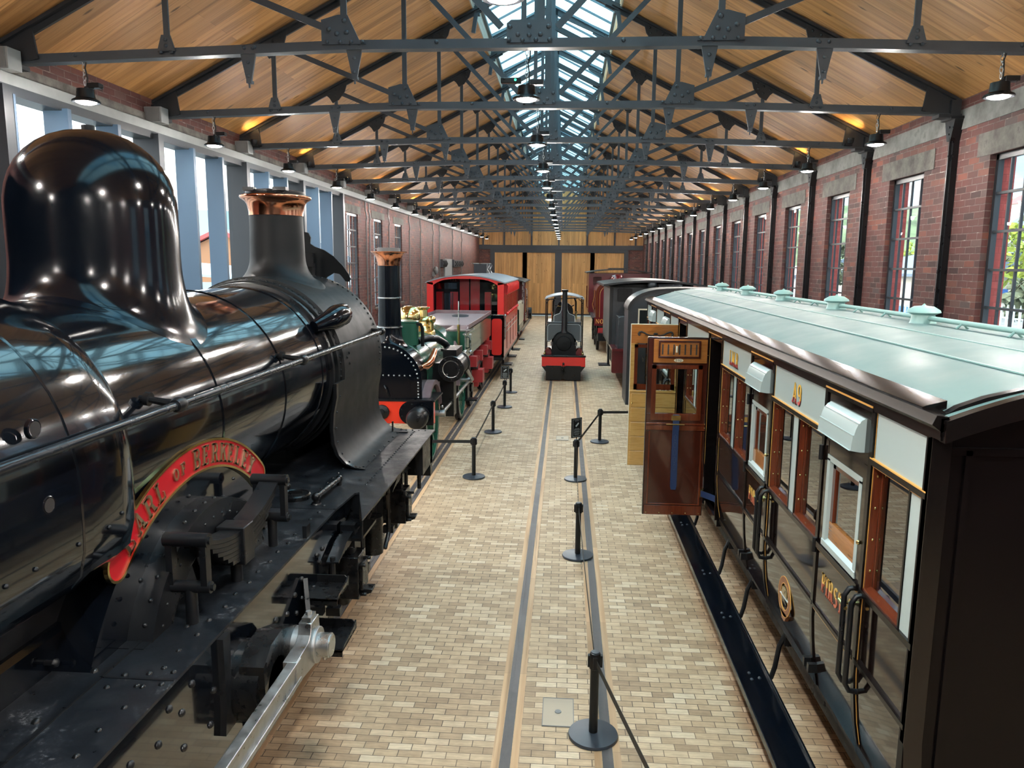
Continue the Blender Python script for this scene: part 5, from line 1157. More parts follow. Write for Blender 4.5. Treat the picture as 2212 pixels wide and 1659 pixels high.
    B(MB().tube([(xc+.50, 11.35, 1.55), (xc+.56, 11.42, 1.56), (xc+.60, 11.55, 1.60), (xc+.61, 11.75, 1.68), (xc+.60, 11.95, 1.74)], [.03, .06, .066, .055, .04], 14), 'copper_bend', M.copper, angle=70)
    # beam, buffer plates and coupling
    bm_ = B(MB().box(xc-.765, xc+.765, 10.85, 10.97, .77, 1.10), 'buffer_beam', M.vred); q = MB()
    for s in (-1, 1):
        pts = [(xc+s*.765, .76), (xc+s*.765, 1.11)]+[(xc+s*(.43-.175*cos(radians(a))*1.0), .935+.175*sin(radians(a))) for a in range(90, -91, -15)]
        q.prism(pts, 'y', 10.82, 10.855)
        for dx, dz in ((.34, .12), (.30, .05), (.30, -.05), (.45, .13), (.60, .13)): q.rivet((xc+s*dx, 10.82, .935+dz), (0,-1,0), .014)
    pl = q.parts('buffer_plate', M.black, bm_); q = MB()
    for s in (-1, 1): q.lathe([(.0, 10.47), (.08, 10.475), (.13, 10.50), (.152, 10.55), (.155, 10.62), (.14, 10.63), (.15, 10.66), (.15, 10.74), (.14, 10.75), (.15, 10.83)], (xc+s*.565, 0, .90), 'y', 28, cap=False)
    q.parts('buffer', M.blackd, bm_); B(MB().lathe([(.11, 10.835), (.105, 10.82), (.05, 10.80), (.05, 10.76), (0, 10.75)], (xc-.0, 0, .94), 'y', 24, cap=False).tube([(xc, 10.78, .92), (xc, 10.74, .86), (xc, 10.78, .80)], .018, 8).tube([(xc+.04*cos(a), 10.78, .72+.07*sin(a)) for a in [2*pi*k/12 for k in range(12)]], .015, 6, closed=True).tube([(xc, 10.78+.04*cos(a), .62+.05*sin(a)) for a in [2*pi*k/12 for k in range(12)]], .015, 6, closed=True), 'coupling_hook', M.blackd, bm_)
    B(MB().box(xc-.78, xc+.78, 10.84, 11.6, 1.10, 1.125), 'footplate', M.blackd)
    # wheels, splashers, cylinders and rods
    for s in (-1, 1):
        x = xc+s*.58
        for y in (11.55, 15.0):
            w = MB(); wheel(w, x, y, .62, .60, 14, .10); B(w, 'driving_wheel', M.green); q = MB().lathe([(.60, x-.055), (.625, x-.05), (.605, x+.05), (.56, x+.052)], (0, y, .62), 'x', 44, cap=False); B(q, 'wheel_tyre', M.blackd)
            a0, a1 = 20, 165; q = MB().ringp([(y+.70*cos(radians(a0+(a1-a0)*k/16)), .62+.70*sin(radians(a0+(a1-a0)*k/16))) for k in range(17)], [(y+.63*cos(radians(a0+(a1-a0)*k/16)), .62+.63*sin(radians(a0+(a1-a0)*k/16))) for k in range(17)], 'x', *sorted((x-.08*s, x+.09*s))); B(q, 'wheel_guard', M.tenderdeck)
        cx = xc+s*.85; c = MB().lathe([(.0, 12.0), (.125, 12.0), (.13, 12.012), (.205, 12.012), (.21, 12.03), (.21, 12.09), (.18, 12.1), (.18, 12.85), (.20, 12.86), (.20, 12.9), (0, 12.9)], (cx, 0, 1.43), 'y', 36, cap=False)
        for k in range(10): a = 2*pi*k/10+.3; c.rivet((cx+.17*cos(a), 12.012, 1.43+.17*sin(a)), (0,-1,0), .018)
        c.box(cx-.16, cx+.06, 12.2, 12.95, 1.55, 1.72); cy_ = B(c, 'cylinder', M.blackd); B(MB().lathe([(.128, 12.012), (.14, 12.008), (.14, 12.018)], (cx, 0, 1.43), 'y', 30, cap=False).cyl((cx-.06, 11.96, 1.35), (cx-.06, 12.0, 1.35), .018, 8), 'cylinder_ring', M.steel, cy_)
        B(MB().box(*sorted((xc+s*.5, cx+s*.02)), 12.2, 12.9, 1.2, 1.5).box(*sorted((xc+s*.62, cx)), 12.3, 12.6, .6, 1.2), 'cylinder_bracket', M.blackd)
        rx = xc+s*.80; q = MB().tube([(rx, 11.40, .83), (rx, 14.85, .83)], .028, 10).cyl((rx-s*.05, 11.40, .83), (rx+s*.05, 11.40, .83), .06, 14).cyl((rx-s*.05, 14.85, .83), (rx+s*.05, 14.85, .83), .06, 14).cyl((xc+s*.60, 11.40, .83), (rx, 11.40, .83), .045, 14).cyl((xc+s*.60, 14.85, .83), (rx, 14.85, .83), .045, 14)
        q.tube([(cx, 12.9, 1.40), (cx, 13.6, 1.28)], .025, 8).tube([(cx+s*.02, 13.55, 1.28), (rx+s*.05, 14.85, .84)], .035, 8).ball((rx, 11.4, .93), .025).ball((rx, 14.85, .95), .03).box(cx-.03, cx+.03, 13.5, 13.62, 1.2, 1.36); B(q, 'coupling_rod', M.rodsteel)
        B(MB().cyl((rx-.1*s, 12.95, .62), (rx-.1*s, 12.95, 1.0), .03, 10).tube([(rx-.1*s, 12.7, 1.05), (rx-.1*s, 12.7, .7), (rx-.1*s, 12.85, .62), (rx-.1*s, 12.95, .66)], .022, 8), 'copper_pipe', M.copper)
    B(MB().box(xc-.45, xc+.45, 11.5, 14.7, .95, 1.2), 'frame', M.blackd); B(MB().lathe([(.53, 14.2), (.53, 14.9)], (xc, 0, zc+.04), 'y', 40).box(xc-.53, xc+.53, 14.2, 14.9, .8, 1.4), 'firebox', M.green)
    b = MB().cyl((xc+.62, 14.55, 1.2), (xc+.62, 14.55, 1.95), .03, 10); B(b, 'brass_column', M.brass); B(MB().cyl((xc+.62, 14.55, 1.95), (xc+.62, 14.55, 2.4), .01, 8).tube([(xc-.5, 14.8, 1.82), (xc+.85, 14.8, 1.82)], .014, 8), 'rail_rod', M.steel)
    b = MB()
    for dx in (0, .10): b.tube([(xc+.78+dx, 14.30, 1.42), (xc+.78+dx, 14.30, 1.78)], .013, 8).ball((xc+.78+dx, 14.3, 1.45), .04).ball((xc+.78+dx, 14.3, 1.78), .025)
    b.bar((xc+.74, 14.3, 1.78), (xc+.95, 14.3, 1.90), .04, .03); B(b, 'lever_gear', M.steel)
    b = MB().bar((xc+.72, 13.3, 1.70), (xc+.76, 14.9, 1.05), .03, .12); B(b, 'side_bracket', M.tenderdeck)
    return t
green_engine()
def tender():
    xc = -2.65; hw = .735; t = thing('green_tender', 'green and maroon horseshoe tender coupled between green engine and red carriage', 'tender', (xc, 17.3, 0)); B = lambda mb, n, m, p=None, **k: mb.build(n, m, p or t, **k)
    y0, y1, z0, z1 = 14.75, 19.85, 1.20, 1.80
    for s in (-1, 1):
        x0, x1 = sorted((xc+s*hw, xc+s*(hw-.42)))
        # side tank arm with a rounded green end
        b = MB(); P = [(xc+s*hw, z1), (xc+s*hw, z0+.06)]+[(xc+s*(hw-.26+.26*cos(radians(-a))), z0+.24-.24*sin(radians(a))) for a in range(15, 120, 15)]+[(xc+s*(hw-.42), z1-.2), (xc+s*(hw-.42), z1)]
        b.prism(P, 'y', y0, y1); tk = B(b, 'side_tank', M.green, angle=30); x = xc+s*hw
        q = MB().box(x-.004, x+.004, y0+.12, y1-.1, z0+.12, z1-.1); B(q, 'side_panel', M.green, tk)
        q = MB()
        for k in range(24): q.rivet((x+s*.004, y0+.06, z0+.1+.025*k), (s,0,0), .007)
        B(q, 'rivet_line', M.blackd, tk); q = MB().tube([(x, y0+.2, z0+.25), (x+s*.05, y0+.19, z0+.27), (x+s*.05, y0+.19, z0+.46), (x, y0+.2, z0+.48)], .014, 8); B(q, 'grab_handle', M.blackd, tk)
    b = MB().box(xc-hw-.01, xc+hw+.01, 15.9, y1, z1, z1+.02).box(xc-hw-.01, xc-hw+.43, y0, 15.9, z1, z1+.02).box(xc+hw-.43, xc+hw+.01, y0, 15.9, z1, z1+.02); b.box(xc-hw, xc+hw, 15.9, 15.93, 1.2, 1.8); B(b, 'tank_top', M.tenderdeck)
    B(MB().box(xc-.7, xc+.7, 15.98, y1-.1, z1+.02, z1+.03), 'top_sheet', M.lav); q = MB().box(xc-hw-.01, xc-hw+.015, 15.1, y1, z1, z1+.10).box(xc+hw-.015, xc+hw+.01, 15.1, y1, z1, z1+.10).box(xc-hw, xc+hw, y1-.02, y1, z1, z1+.10); q.tube([(xc-hw, y1, z1+.1), (xc+hw, y1, z1+.1), (xc+hw, 15.2, z1+.1), (xc+hw, 14.95, z1+.02)], .012, 8); B(q, 'top_rim', M.tenderdeck)
    B(MB().lathe([(.2, z1+.03), (.21, z1+.06), (.15, z1+.08), (0, z1+.09)], (xc+.1, 18.6, 0), 'z', 28, cap=False), 'filler_lid', M.slate); B(MB().box(xc-.3, xc+.3, 15.86, 15.9, 1.15, 1.75), 'coal_space', M.maroon)
    B(MB().box(xc-.62, xc+.62, 15.0, y1, 1.08, 1.20).box(xc-.8, xc+.8, 14.8, 14.95, .95, 1.2), 'frame', M.blackd)
    for s in (-1, 1):
        b = MB(); x = xc+s*.72
        b.box(*sorted((x-.05, x+.07*s)) if False else sorted((xc+s*.6, xc+s*.86)), 15.5, 15.62, 1.0, 1.22); 
        for y in (16.5, 18.7):
            for dy in (-.55, .55): b.box(*sorted((xc+s*.62, xc+s*.82)), y+dy-.09, y+dy+.09, .95, 1.18)
            b.box(*sorted((xc+s*.70, xc+s*.80)), y-.14, y-.08, .45, 1.1).box(*sorted((xc+s*.70, xc+s*.80)), y+.08, y+.14, .45, 1.1).box(*sorted((xc+s*.66, xc+s*.90)), y-.18, y+.18, .55, .83)
        b.parts('axle_guard', M.maroonred, t, bevel=.004); q = MB()
        for y in (16.5, 18.7):
            for i in range(4): L_ = .5-.09*i; q.ringp([(y+u*L_, 1.02-.016*i-.1*u*u) for u in (-1,-.5,0,.5,1)], [(y+u*L_, 1.008-.016*i-.1*u*u) for u in (-1,-.5,0,.5,1)], 'x', *sorted((xc+s*.72, xc+s*.80)))
            q.cyl((xc+s*.76, y, .8), (xc+s*.76, y, 1.03), .03, 8)
        q.parts('tender_spring', M.graphite, t)
        for y in (16.5, 18.7): w = MB(); wheel(w, xc+s*.58, y, .40, .39, 8, .09); B(w, 'tender_wheel', M.blackd)
        B(MB().box(*sorted((xc+s*.62, xc+s*.88)), 15.4, 15.7, .30, .33).box(*sorted((xc+s*.64, xc+s*.68)), 15.45, 15.65, .3, 1.0), 'footstep', M.blackd)
M.maroonred = paint('dull red frame', (.30,.022,.025), .35)
tender()
def red_carriage():
    xc, hw = -2.645, 1.035; y0, y1 = 20.25, 26.2; t = thing('red_carriage', 'bright red open balcony carriage with grey curved roof and black lining', 'carriage', (xc, 23.2, 0)); B = lambda mb, n, m, p=None, **k: mb.build(n, m, p or t, **k)
    zr, zf = 1.76, .63
    b = MB().box(xc-hw, xc+hw, y0, y0+.04, zf, zr); pn = B(b, 'end_panel', M.black); b = MB(); n = 6; wd = 2*hw/n
    for k in range(n): x0 = xc-hw+.03+k*(2*hw-.03)/n; b.prism(rrect(x0+.02, x0+wd-.05, zf+.06, zr-.09, .07), 'y', y0-.008, y0)
    b.parts('red_panel', M.red, pn); B(MB().box(xc-hw, xc+hw, y0-.015, y0+.05, zr, zr+.025), 'end_rail', M.steel, pn)
    b = MB()
    for s in (-1, 1): b.box(*sorted((xc+s*hw, xc+s*(hw-.17))), y0, y0+.06, zr, 2.62)
    def arc(q, n=20): return [(xc+(hw+.03)*u, 2.60+.20*(1-u*u)+q) for u in [-1+2*k/n for k in range(n+1)]]
    inner = [(xc+(hw-.17)*u, 2.55+.17*(1-u**4)) for u in [-1+2*k/20 for k in range(21)]]
    b.ringp(arc(.0), inner, 'y', y0, y0+.06); b.prism([(xc+hw-.17, 2.55), (xc+hw, 2.6), (xc+hw, 2.4), (xc+hw-.15, 2.4)], 'y', y0+.001, y0+.059); b.prism([(xc-hw+.17, 2.55), (xc-hw, 2.6), (xc-hw, 2.4), (xc-hw+.15, 2.4)], 'y', y0+.001, y0+.059); B(b, 'end_arch', M.red)
    b = MB().loft([[(x, yy, z+.03) for x, z in arc(0)]+[(x, yy, z) for x, z in arc(0)][::-1] for yy in (y0-.05, y1+.05)]); rf = B(b, 'roof', M.roofg, angle=50)
    v = MB()
    for k, y in enumerate((24.6, 25.4)): v.box(xc-.35+.1, xc+.15, y-.25, y+.25, 2.82, 3.12); 
    v.parts('roof_ventilator', M.navy, rf); v = MB()
    for y in (24.4, 25.2): v.tube([(xc-.33, y-.05, 3.13), (xc+.22, y-.05, 3.13), (xc+.25, y-.05, 3.08), (xc+.18, y-.05, 2.95), (xc+.25, y-.05, 2.82)], .016, 8)
    v.parts('ventilator_hoop', M.steel, rf)
    # saloon bulkhead behind the balcony
    yb = 21.25; b = MB(); b.box(xc-hw, xc+hw, yb, yb+.04, zf, 2.62).box(xc-.2, xc+.2, yb, yb+.04, 2.6, 2.78); bk = B(b, 'bulkhead', M.black); b = MB()
    for x0, x1 in ((-.95, -.74), (-.28, -.02), (.02, .28), (.42, .60), (-.55, -.33)): b.box(xc+x0, xc+x1, yb-.01, yb, 1.0, 2.34 if abs(x0) > .3 else 2.7)
    b.parts('bulkhead_panel', M.crimson, bk); b = MB()
    for x0, x1 in ((-.74, -.50), (.62, .94)): b.box(xc+x0, xc+x1, yb-.012, yb-.004, 1.75, 2.30)
    for x0, x1 in ((-.95, -.36), (.36, .96)): b.box(xc+x0, xc+x1, yb-.012, yb-.004, 2.42, 2.58)
    b.parts('bulkhead_window', M.cglass, bk); b = MB()
    for x0, x1 in ((-.76, -.48), (.60, .96)):
        for q in (x0, x1): b.box(xc+q-.015, xc+q+.015, yb-.02, yb, 1.72, 2.32)
    b.parts('window_frame', M.maroon, bk)
    for s in (-1, 1):
        x = xc+s*hw; b = MB(); b.box(*sorted((x, x-s*.04)), y0, y1, zf, 1.70); sd = B(b, 'side_panel', M.red); b = MB()
        for k in range(11): y = y0+.4+.56*k; b.box(*sorted((x+s*.006, x-s*.04)), y-.09, y+.09, 1.68, 2.62)
        b.box(*sorted((x+s*.004, x-s*.04)), y0+1, y1, 2.5, 2.64); b.parts('side_pillar', M.crimson, sd); b = MB()
        for k in range(9): y = y0+.9+.56*k; b.tube([(x+s*.005, y, 2.30), (x+s*.05, y, 2.33), (x+s*.05, y, 2.52), (x+s*.005, y, 2.56)], .035, 8); b.ball((x+s*.01, y+.28, 1.74), .045)
        b.parts('drop_hood', M.red, sd); b = MB().tube([(x+s*.03, y0+.1, 1.74), (x+s*.03, y0+.1, 1.1)], .018, 8); b.ball((x+s*.03, y0+.1, 1.75), .04); 
        for z in (1.40, 1.25): b.box(*sorted((x, x+s*.012)), y0+.5, y1-.2, z, z+.018)
        B(b, 'hand_rail', M.steel, sd); b = MB()
        for k in range(4): y = y0+1.2+1.3*k; b.box(*sorted((x, x+s*.01)), y, y+.025, .75, 1.5)
        b.box(*sorted((x, x+s*.01)), y0+.02, y0+.12, zf, 1.7); b.parts('side_moulding', M.maroon, sd)
    B(MB().box(xc-hw, xc+hw, y0, y1, .55, .63).box(xc-.7, xc-.55, y0+.1, y1, .35, .55).box(xc+.55, xc+.7, y0+.1, y1, .35, .55).box(xc-.5, xc+.5, y0-.1, y0+.1, .3, .55).box(xc-hw, xc+hw, y1-.04, y1, .6, 2.6), 'underframe', M.blackd)
    b = MB()
    for k in range(3): y = y0+.9+1.9*k; b.box(xc+hw-.1, xc+hw+.16, y, y+.5, .30, .33).box(xc+hw-.12, xc+hw-.06, y+.1, y+.2, .3, .6)
    b.parts('footstep', M.blackd, t)
    for y in (21.6, 24.9):
        for s in (-1, 1): w = MB(); wheel(w, xc+s*.5, y, .31, .30, 8, .09); B(w, 'carriage_wheel', M.blackd)
red_carriage()
def far_left():
    xc = -2.62; hw = .86; t = thing('maroon_cab_locomotive', 'small green tank engine with a maroon cab beyond the red carriage', 'steam locomotive', (xc, 31.5, 0)); B = lambda mb, n, m, p=None, **k: mb.build(n, m, p or t, **k)
    B(MB().box(xc-hw, xc+hw, 30.0, 33.0, .5, 1.55), 'side_tanks', M.dgreen, bevel=.02); q = MB()
    B(MB().box(xc-.93, xc+.93, 33.0, 36.0, .7, 2.38).box(xc-hw, xc+hw, 30.0, 30.04, 1.5, 1.6), 'cab', M.maroon); b = MB().loft([[(xc+1.0*u, y, 2.38+.16*(1-u*u)+q) for q in (.03,) for u in [-1+.2*k for k in range(11)]]+[(xc+1.0*u, y, 2.38+.16*(1-u*u)) for u in [1-.2*k for k in range(11)]] for y in (31.2, 36.1)]); B(b, 'cab_roof', M.blackd)
    b = MB()
    for x in (xc-.9, xc+.9): b.cyl((x, 31.3, 1.5), (x, 31.3, 2.4), .02, 8); b.cyl((x, 32.2, 1.5), (x, 32.2, 2.4), .02, 8)
    b.tube([(xc+.93, 33.2, 1.0), (xc+.98, 33.2, 1.1), (xc+.98, 33.2, 2.0), (xc+.93, 33.2, 2.1)], .02, 8); b.parts('cab_pillar', M.steel, t)
    B(MB().lathe([(.21, -.01), (.21, .01)], (xc+.45, 32.98, 2.0), 'y', 20), 'cab_window', M.cglass); B(MB().box(xc+.70, xc+hw+.01, 29.98, 33, 1.35, 1.6).box(xc+hw-.06, xc+hw+.012, 30.0, 33, .75, 1.5), 'lining', M.cream)
    B(MB().cyl((xc, 29.6, 1.2), (xc, 30.0, 1.2), .4, 28).cyl((xc, 29.9, 1.5), (xc, 29.9, 2.3), .12, 20), 'smokebox', M.blackd); B(MB().box(xc-hw, xc+hw, 29.4, 36.2, .42, .5).box(xc-.8, xc+.8, 29.35, 29.45, .3, .6).box(xc-.6, xc+.6, 29.6, 36, .15, .45), 'frame', M.blackd)
    for y in (31.0, 33.5, 35.2):
        for s in (-1, 1): w = MB(); wheel(w, xc+s*.62, y, .33, .32, 8, .09); B(w, 'wheel', M.maroonred)
    B(MB().box(xc+hw, xc+hw+.22, 29.7, 30.1, .18, .22).box(xc+hw+.0, xc+hw+.12, 36.0, 36.6, .6, .7), 'footstep', M.blackd)
    b = MB().tube([(xc+.9, 36.2, 1.0), (xc+1.0, 37, .9), (xc+1.0, 37.2, .6)], .04, 8).cyl((xc+.9, 36.7, .8), (xc+1.05, 36.7, .8), .28, 20); B(b, 'rear_gear', M.blackd)
far_left()
def small_engine():
    xc, y0 = .005, 20.35; t = thing('small_grey_locomotive', 'small grey saddle tank engine with red buffer beam on the centre track', 'steam locomotive', (xc, 21.6, 0)); B = lambda mb, n, m, p=None, **k: mb.build(n, m, p or t, **k)
    bb = B(MB().box(xc-.585, xc+.585, y0, y0+.08, .40, .655), 'buffer_beam', M.red); B(MB().box(xc-.60, xc+.60, y0-.02, y0+.12, .655, .70), 'beam_top', M.blackd, bb, bevel=.01); b = MB().box(xc-.47, xc-.05, y0-.01, y0+.07, .03, .42).box(xc+.05, xc+.47, y0-.01, y0+.07, .03, .42).box(xc-.05, xc+.05, y0+.03, y0+.1, .05, .42); b.prism([(xc-.585, .40), (xc-.47, .40), (xc-.47, .25)], 'y', y0, y0+.06).prism([(xc+.585, .40), (xc+.47, .40), (xc+.47, .25)], 'y', y0, y0+.06); b.parts('guard_plate', M.blackd, bb); b = MB()
    for k in range(4): b.tube([(xc+.022*cos(a) if k % 2 == 0 else xc, y0-.02+(0 if k % 2 == 0 else .02*cos(a)), .42-.075*k+.045*sin(a)) for a in [2*pi*i/8 for i in range(8)]], .009, 6, closed=True)
    b.ball((xc, y0-.02, .48), .03); B(b, 'coupling_chain', M.blackd, bb)
    b = MB().lathe([(.0, -.02), (.04, -.018), (.19, .0), (.205, .02), (.205, .06), (.285, .07), (.295, .10), (.295, .5)], (xc, y0+.28, .99), 'y', 40, cap=False); b.lathe([(.03, -.05), (.03, -.0)], (xc, y0+.28, .99), 'y', 12); b.bar((xc+.10, y0+.27, 1.06), (xc+.21, y0+.27, 1.06), .015, .015); b.prism([(xc-.295, .95), (xc+.295, .95), (xc+.33, .82), (xc+.33, .68), (xc-.33, .68), (xc-.33, .82)], 'y', y0+.30, y0+.7); B(b, 'smokebox', M.smoke)
    # saddle tank
    w, zt = .485, 1.53
    P = rrect(xc-w, xc+w, 1.02, zt, .09, 5, 'bc'); arcp = [(xc+.33*cos(radians(a)), .99+.33*sin(radians(a))) for a in range(172, 7, -8)]
    tk = [p for p in P if p[1] > 1.03]; shape = [(xc+w, 1.02)]+[p for p in P if p[1] > 1.1]+[(xc-w, 1.02), (xc-.39, 1.02)]+[(x, z) for x, z in arcp if z > 1.09]+[(xc+.39, 1.02)]
    b = MB().prism(shape, 'y', y0+.5, y0+2.0); tank = B(b, 'saddle_tank', M.slate, angle=30)
    def off(s_): 
        return [(xc+(x-xc)*s_[0], 1.28+(z-1.28)*s_[1]) for x, z in shape]
    B(MB().ringp(shape, off((.985, .975)), 'y', y0+.495, y0+.5, closed=True), 'tank_edge', M.blackd, tank); ins, ins2 = off((.935, .90)), off((.915, .87)); B(MB().ringp(ins, ins2, 'y', y0+.492, y0+.5, closed=True), 'white_lining', M.linew, tank)
    B(MB().box(xc-.47, xc+.47, y0+.55, y0+1.9, zt, zt+.03), 'tank_top', M.slate, tank, bevel=.01)
    b = MB().lathe([(.10, 1.28), (.085, 1.32), (.075, 1.36), (.07, 2.2), (.066, 2.38), (.085, 2.40), (.095, 2.43), (.09, 2.445), (0, 2.45)], (xc+.005, y0+.42, 0), 'z', 28, cap=False); B(b, 'chimney', M.blackd)
    # weather board and lining
    wb = [(xc-.29, zt+.02), (xc-.29, zt+.18), (xc-.26, zt+.21), (xc-.13, zt+.26), (xc-.08, zt+.36), (xc-.07, zt+.62), (xc+.07, zt+.62), (xc+.08, zt+.36), (xc+.13, zt+.26), (xc+.26, zt+.21), (xc+.29, zt+.18), (xc+.29, zt+.02)]
    wp = B(MB().prism(wb, 'y', y0+.62, y0+.64), 'weather_board', M.slate); B(MB().tube([(x, y0+.618, z) for x, z in wb], .008, 6), 'white_lining', M.linew, wp)
    # canopy on four pillars
    b = MB().loft([[(xc+.55*u, y, 2.16+.12*(1-u*u)+.022) for u in [-1+.125*k for k in range(17)]]+[(xc+.55*u, y, 2.16+.12*(1-u*u)) for u in [1-.125*k for k in range(17)]] for y in (y0+.7, y0+2.6)]); B(b, 'canopy', M.roofg, angle=50); b = MB()
    for s in (-1, 1):
        for y in (y0+.75, y0+2.5): b.cyl((xc+s*.51, y, .66), (xc+s*.51, y, 2.17), .017, 10)
        b.tube([(xc+s*.50, y0+.76, 2.05), (xc+s*.45, y0+.76, 2.13), (xc+s*.38, y0+.76, 2.18)], .01, 6)
        b.tube([(xc+s*.33, y0+1.9, 1.5), (xc+s*.33, y0+1.9, 2.05), (xc+s*.28, y0+1.9, 2.17)], .025, 8)
    b.bar((xc-.5, y0+.75, 2.16), (xc+.5, y0+.75, 2.22), .02, .03); b.parts('canopy_pillar', M.blackd, t)
    b = MB().lathe([(.26, 2.2), (.26, 2.45)], (xc, y0, 1.75), 'y', 24); b.box(xc-.36, xc+.36, y0+2.1, y0+2.6, .66, 1.65).ball((xc-.12, y0+1.75, 1.98), .07).bar((xc-.28, y0+2.0, 1.95), (xc+.3, y0+2.0, 1.66), .02, .03).bar((xc+.28, y0+2.0, 1.95), (xc-.3, y0+2.0, 1.66), .02, .03); B(b, 'cab_fittings', M.blackd); b = MB()
    b.cyl((xc-.35, y0+1.6, 1.56), (xc-.35, y0+1.6, 1.78), .02, 8).cyl((xc+.34, y0+1.5, 1.56), (xc+.34, y0+1.5, 1.76), .02, 8).ball((xc+.34, y0+1.5, 1.78), .035).bar((xc-.2, y0+1.7, 1.93), (xc-.03, y0+1.7, 1.93), .02, .02); b.parts('brass_fitting', M.brass, t); b = MB()
    b.lathe([(.29, .5), (.29, 2.1)], (xc, y0, 1.0), 'y', 30); B(b, 'boiler', M.blackd); B(MB().box(xc-.56, xc+.56, y0+.1, y0+2.8, .62, .66).box(xc-.28, xc+.28, y0+.1, y0+2.7, .25, .62), 'frame', M.blackd)
    for s in (-1, 1):
        b = MB().cyl((xc+s*.43, y0+.25, .74), (xc+s*.43, y0+.75, .74), .10, 20); B(b, 'cylinder', M.wine); B(MB().cyl((xc+s*.50, y0+.2, .70), (xc+s*.50, y0+.2, .80), .02, 8).ball((xc+s*.52, y0+.2, .72), .03), 'drain_cock', M.brass)
        B(MB().tube([(xc+s*.33, y0+.45, .92), (xc+s*.33, y0+.45, 1.02)], .035, 8), 'steam_elbow', M.steel)
        for y in (y0+1.0, y0+2.1): w = MB(); wheel(w, xc+s*.33, y, .28, .27, 8, .08, .06); B(w, 'wheel', M.blackd)
small_engine()
def right_far():
    # dark van end with the round shouldered roof
    xc = 2.44; y0, y1 = 13.7, 14.55; t = thing('dark_locomotive', 'dark grey engine cab with rounded shoulders and pale framed window behind the white carriage', 'steam locomotive', (xc, 16, 0)); B = lambda mb, n, m, p=None, **k: mb.build(n, m, p or t, **k)
    pts = [(xc+1.3, .6), (xc+1.3, 2.3)]+[(xc+1.3*cos(radians(a))**.55 if a < 90 else xc, 2.3+.40*sin(radians(a))**.8) for a in range(8, 91, 8)]; pts = [(xc+1.30, .6), (xc+1.30, 2.32)]
    for k in range(1, 20): u = cos(pi*k/20); pts.append((xc+1.30*math.copysign(abs(u)**.6, u), 2.32+.385*(1-abs(u)**2.6)**.55 if abs(u) < .999 else 2.32))
    pts += [(xc-1.30, 2.32), (xc-1.30, .6)]
    B(MB().prism(pts, 'y', y0, y1), 'cab', M.dgrey, angle=25); b = MB(); edge = pts[1:-1]
    b.ringp([(xc+(x-xc)*1.012, z+.012) for x, z in edge], [(xc+(x-xc)*.985, z-.02) for x, z in edge], 'y', y0-.03, y1+.02); B(b, 'roof_edge', M.graphite); x0, x1, z0, z1 = 1.34, 1.49, 1.80, 2.32
    B(MB().box(x0, x1, y0-.006, y0, z0, z1), 'window_glass', M.cglass); b = MB()
    for q in ((x0-.025, x0, z0-.025, z1+.025), (x1, x1+.025, z0-.025, z1+.025)): b.box(q[0], q[1], y0-.014, y0, q[2], q[3])
    b.box(x0, x1, y0-.014, y0, z1, z1+.025).box(x0, x1, y0-.014, y0, z0-.025, z0); B(b, 'window_frame', M.cream); B(MB().tube([(xc-1.16, y0-.05, .9), (xc-1.16, y0-.05, 1.45)], .02, 8).box(xc-1.2, xc-1.12, y0-.05, y0, 1.43, 1.47), 'hand_rail', M.galv)
    B(MB().box(xc-.9, xc+.9, y0+.1, 18.2, .45, .75).cyl((xc, y1, 1.5), (xc, 18, 1.5), .55, 28).box(xc-1.2, xc+1.2, y0-.05, y0+.05, .5, .75), 'frame_and_boiler', M.blackd)
    for y in (14.8, 17.2):
        for x in (1.98, 2.94): w = MB(); wheel(w, x, y, .36, .35, 8, .09); B(w, 'wheel', M.blackd)
    # grey tank engine
    xc = 2.26; y0 = 19.0; t = thing('grey_tank_locomotive', 'dark grey tank engine with overhanging cab roof behind the round shouldered cab', 'steam locomotive', (xc, 21.5, 0))
    B(MB().box(xc-1.08, xc+1.08, 20.0, 23.2, 1.05, 2.56), 'cab', M.graphite); b = MB().box(xc-.92, xc+.92, y0, 20.0, 1.05, 1.85).prism([(1.34, 1.05), (1.34, 1.82), (1.4, 1.86), (3.2, 1.86), (3.2, 1.05)], 'y', y0-.02, y0+.02); B(b, 'bunker', M.dgrey, bevel=.015)
    B(MB().box(xc-.72, xc+.72, y0+.02, 20.02, 1.84, 2.12), 'coal_rails', M.dgrey, bevel=.02); B(MB().box(xc-1.0, xc+1.0, 19.96, 20.0, 1.06, 2.55), 'cab_back', M.dgrey); b = MB().prism(rrect(1.36, 1.75, 2.17, 2.52, .05), 'y', 19.94, 19.96); fr = B(b, 'window_frame', M.blackd); b = MB()
    for k in range(9): b.box(1.42+.032*k, 1.425+.032*k, 19.925, 19.94, 2.2, 2.5)
    B(b, 'window_bars', M.graphite, fr); b = MB().loft([[(xc+1.28*u, y, 2.60+.11*(1-u*u)+.03) for u in [-1+.125*k for k in range(17)]]+[(xc+1.28*u, y, 2.60+.11*(1-u*u)-.02) for u in [1-.125*k for k in range(17)]] for y in (19.45, 23.4)]); b.box(xc-1.0, xc+1.0, 20, 23, 2.5, 2.62); B(b, 'cab_roof', M.graphite, angle=50)
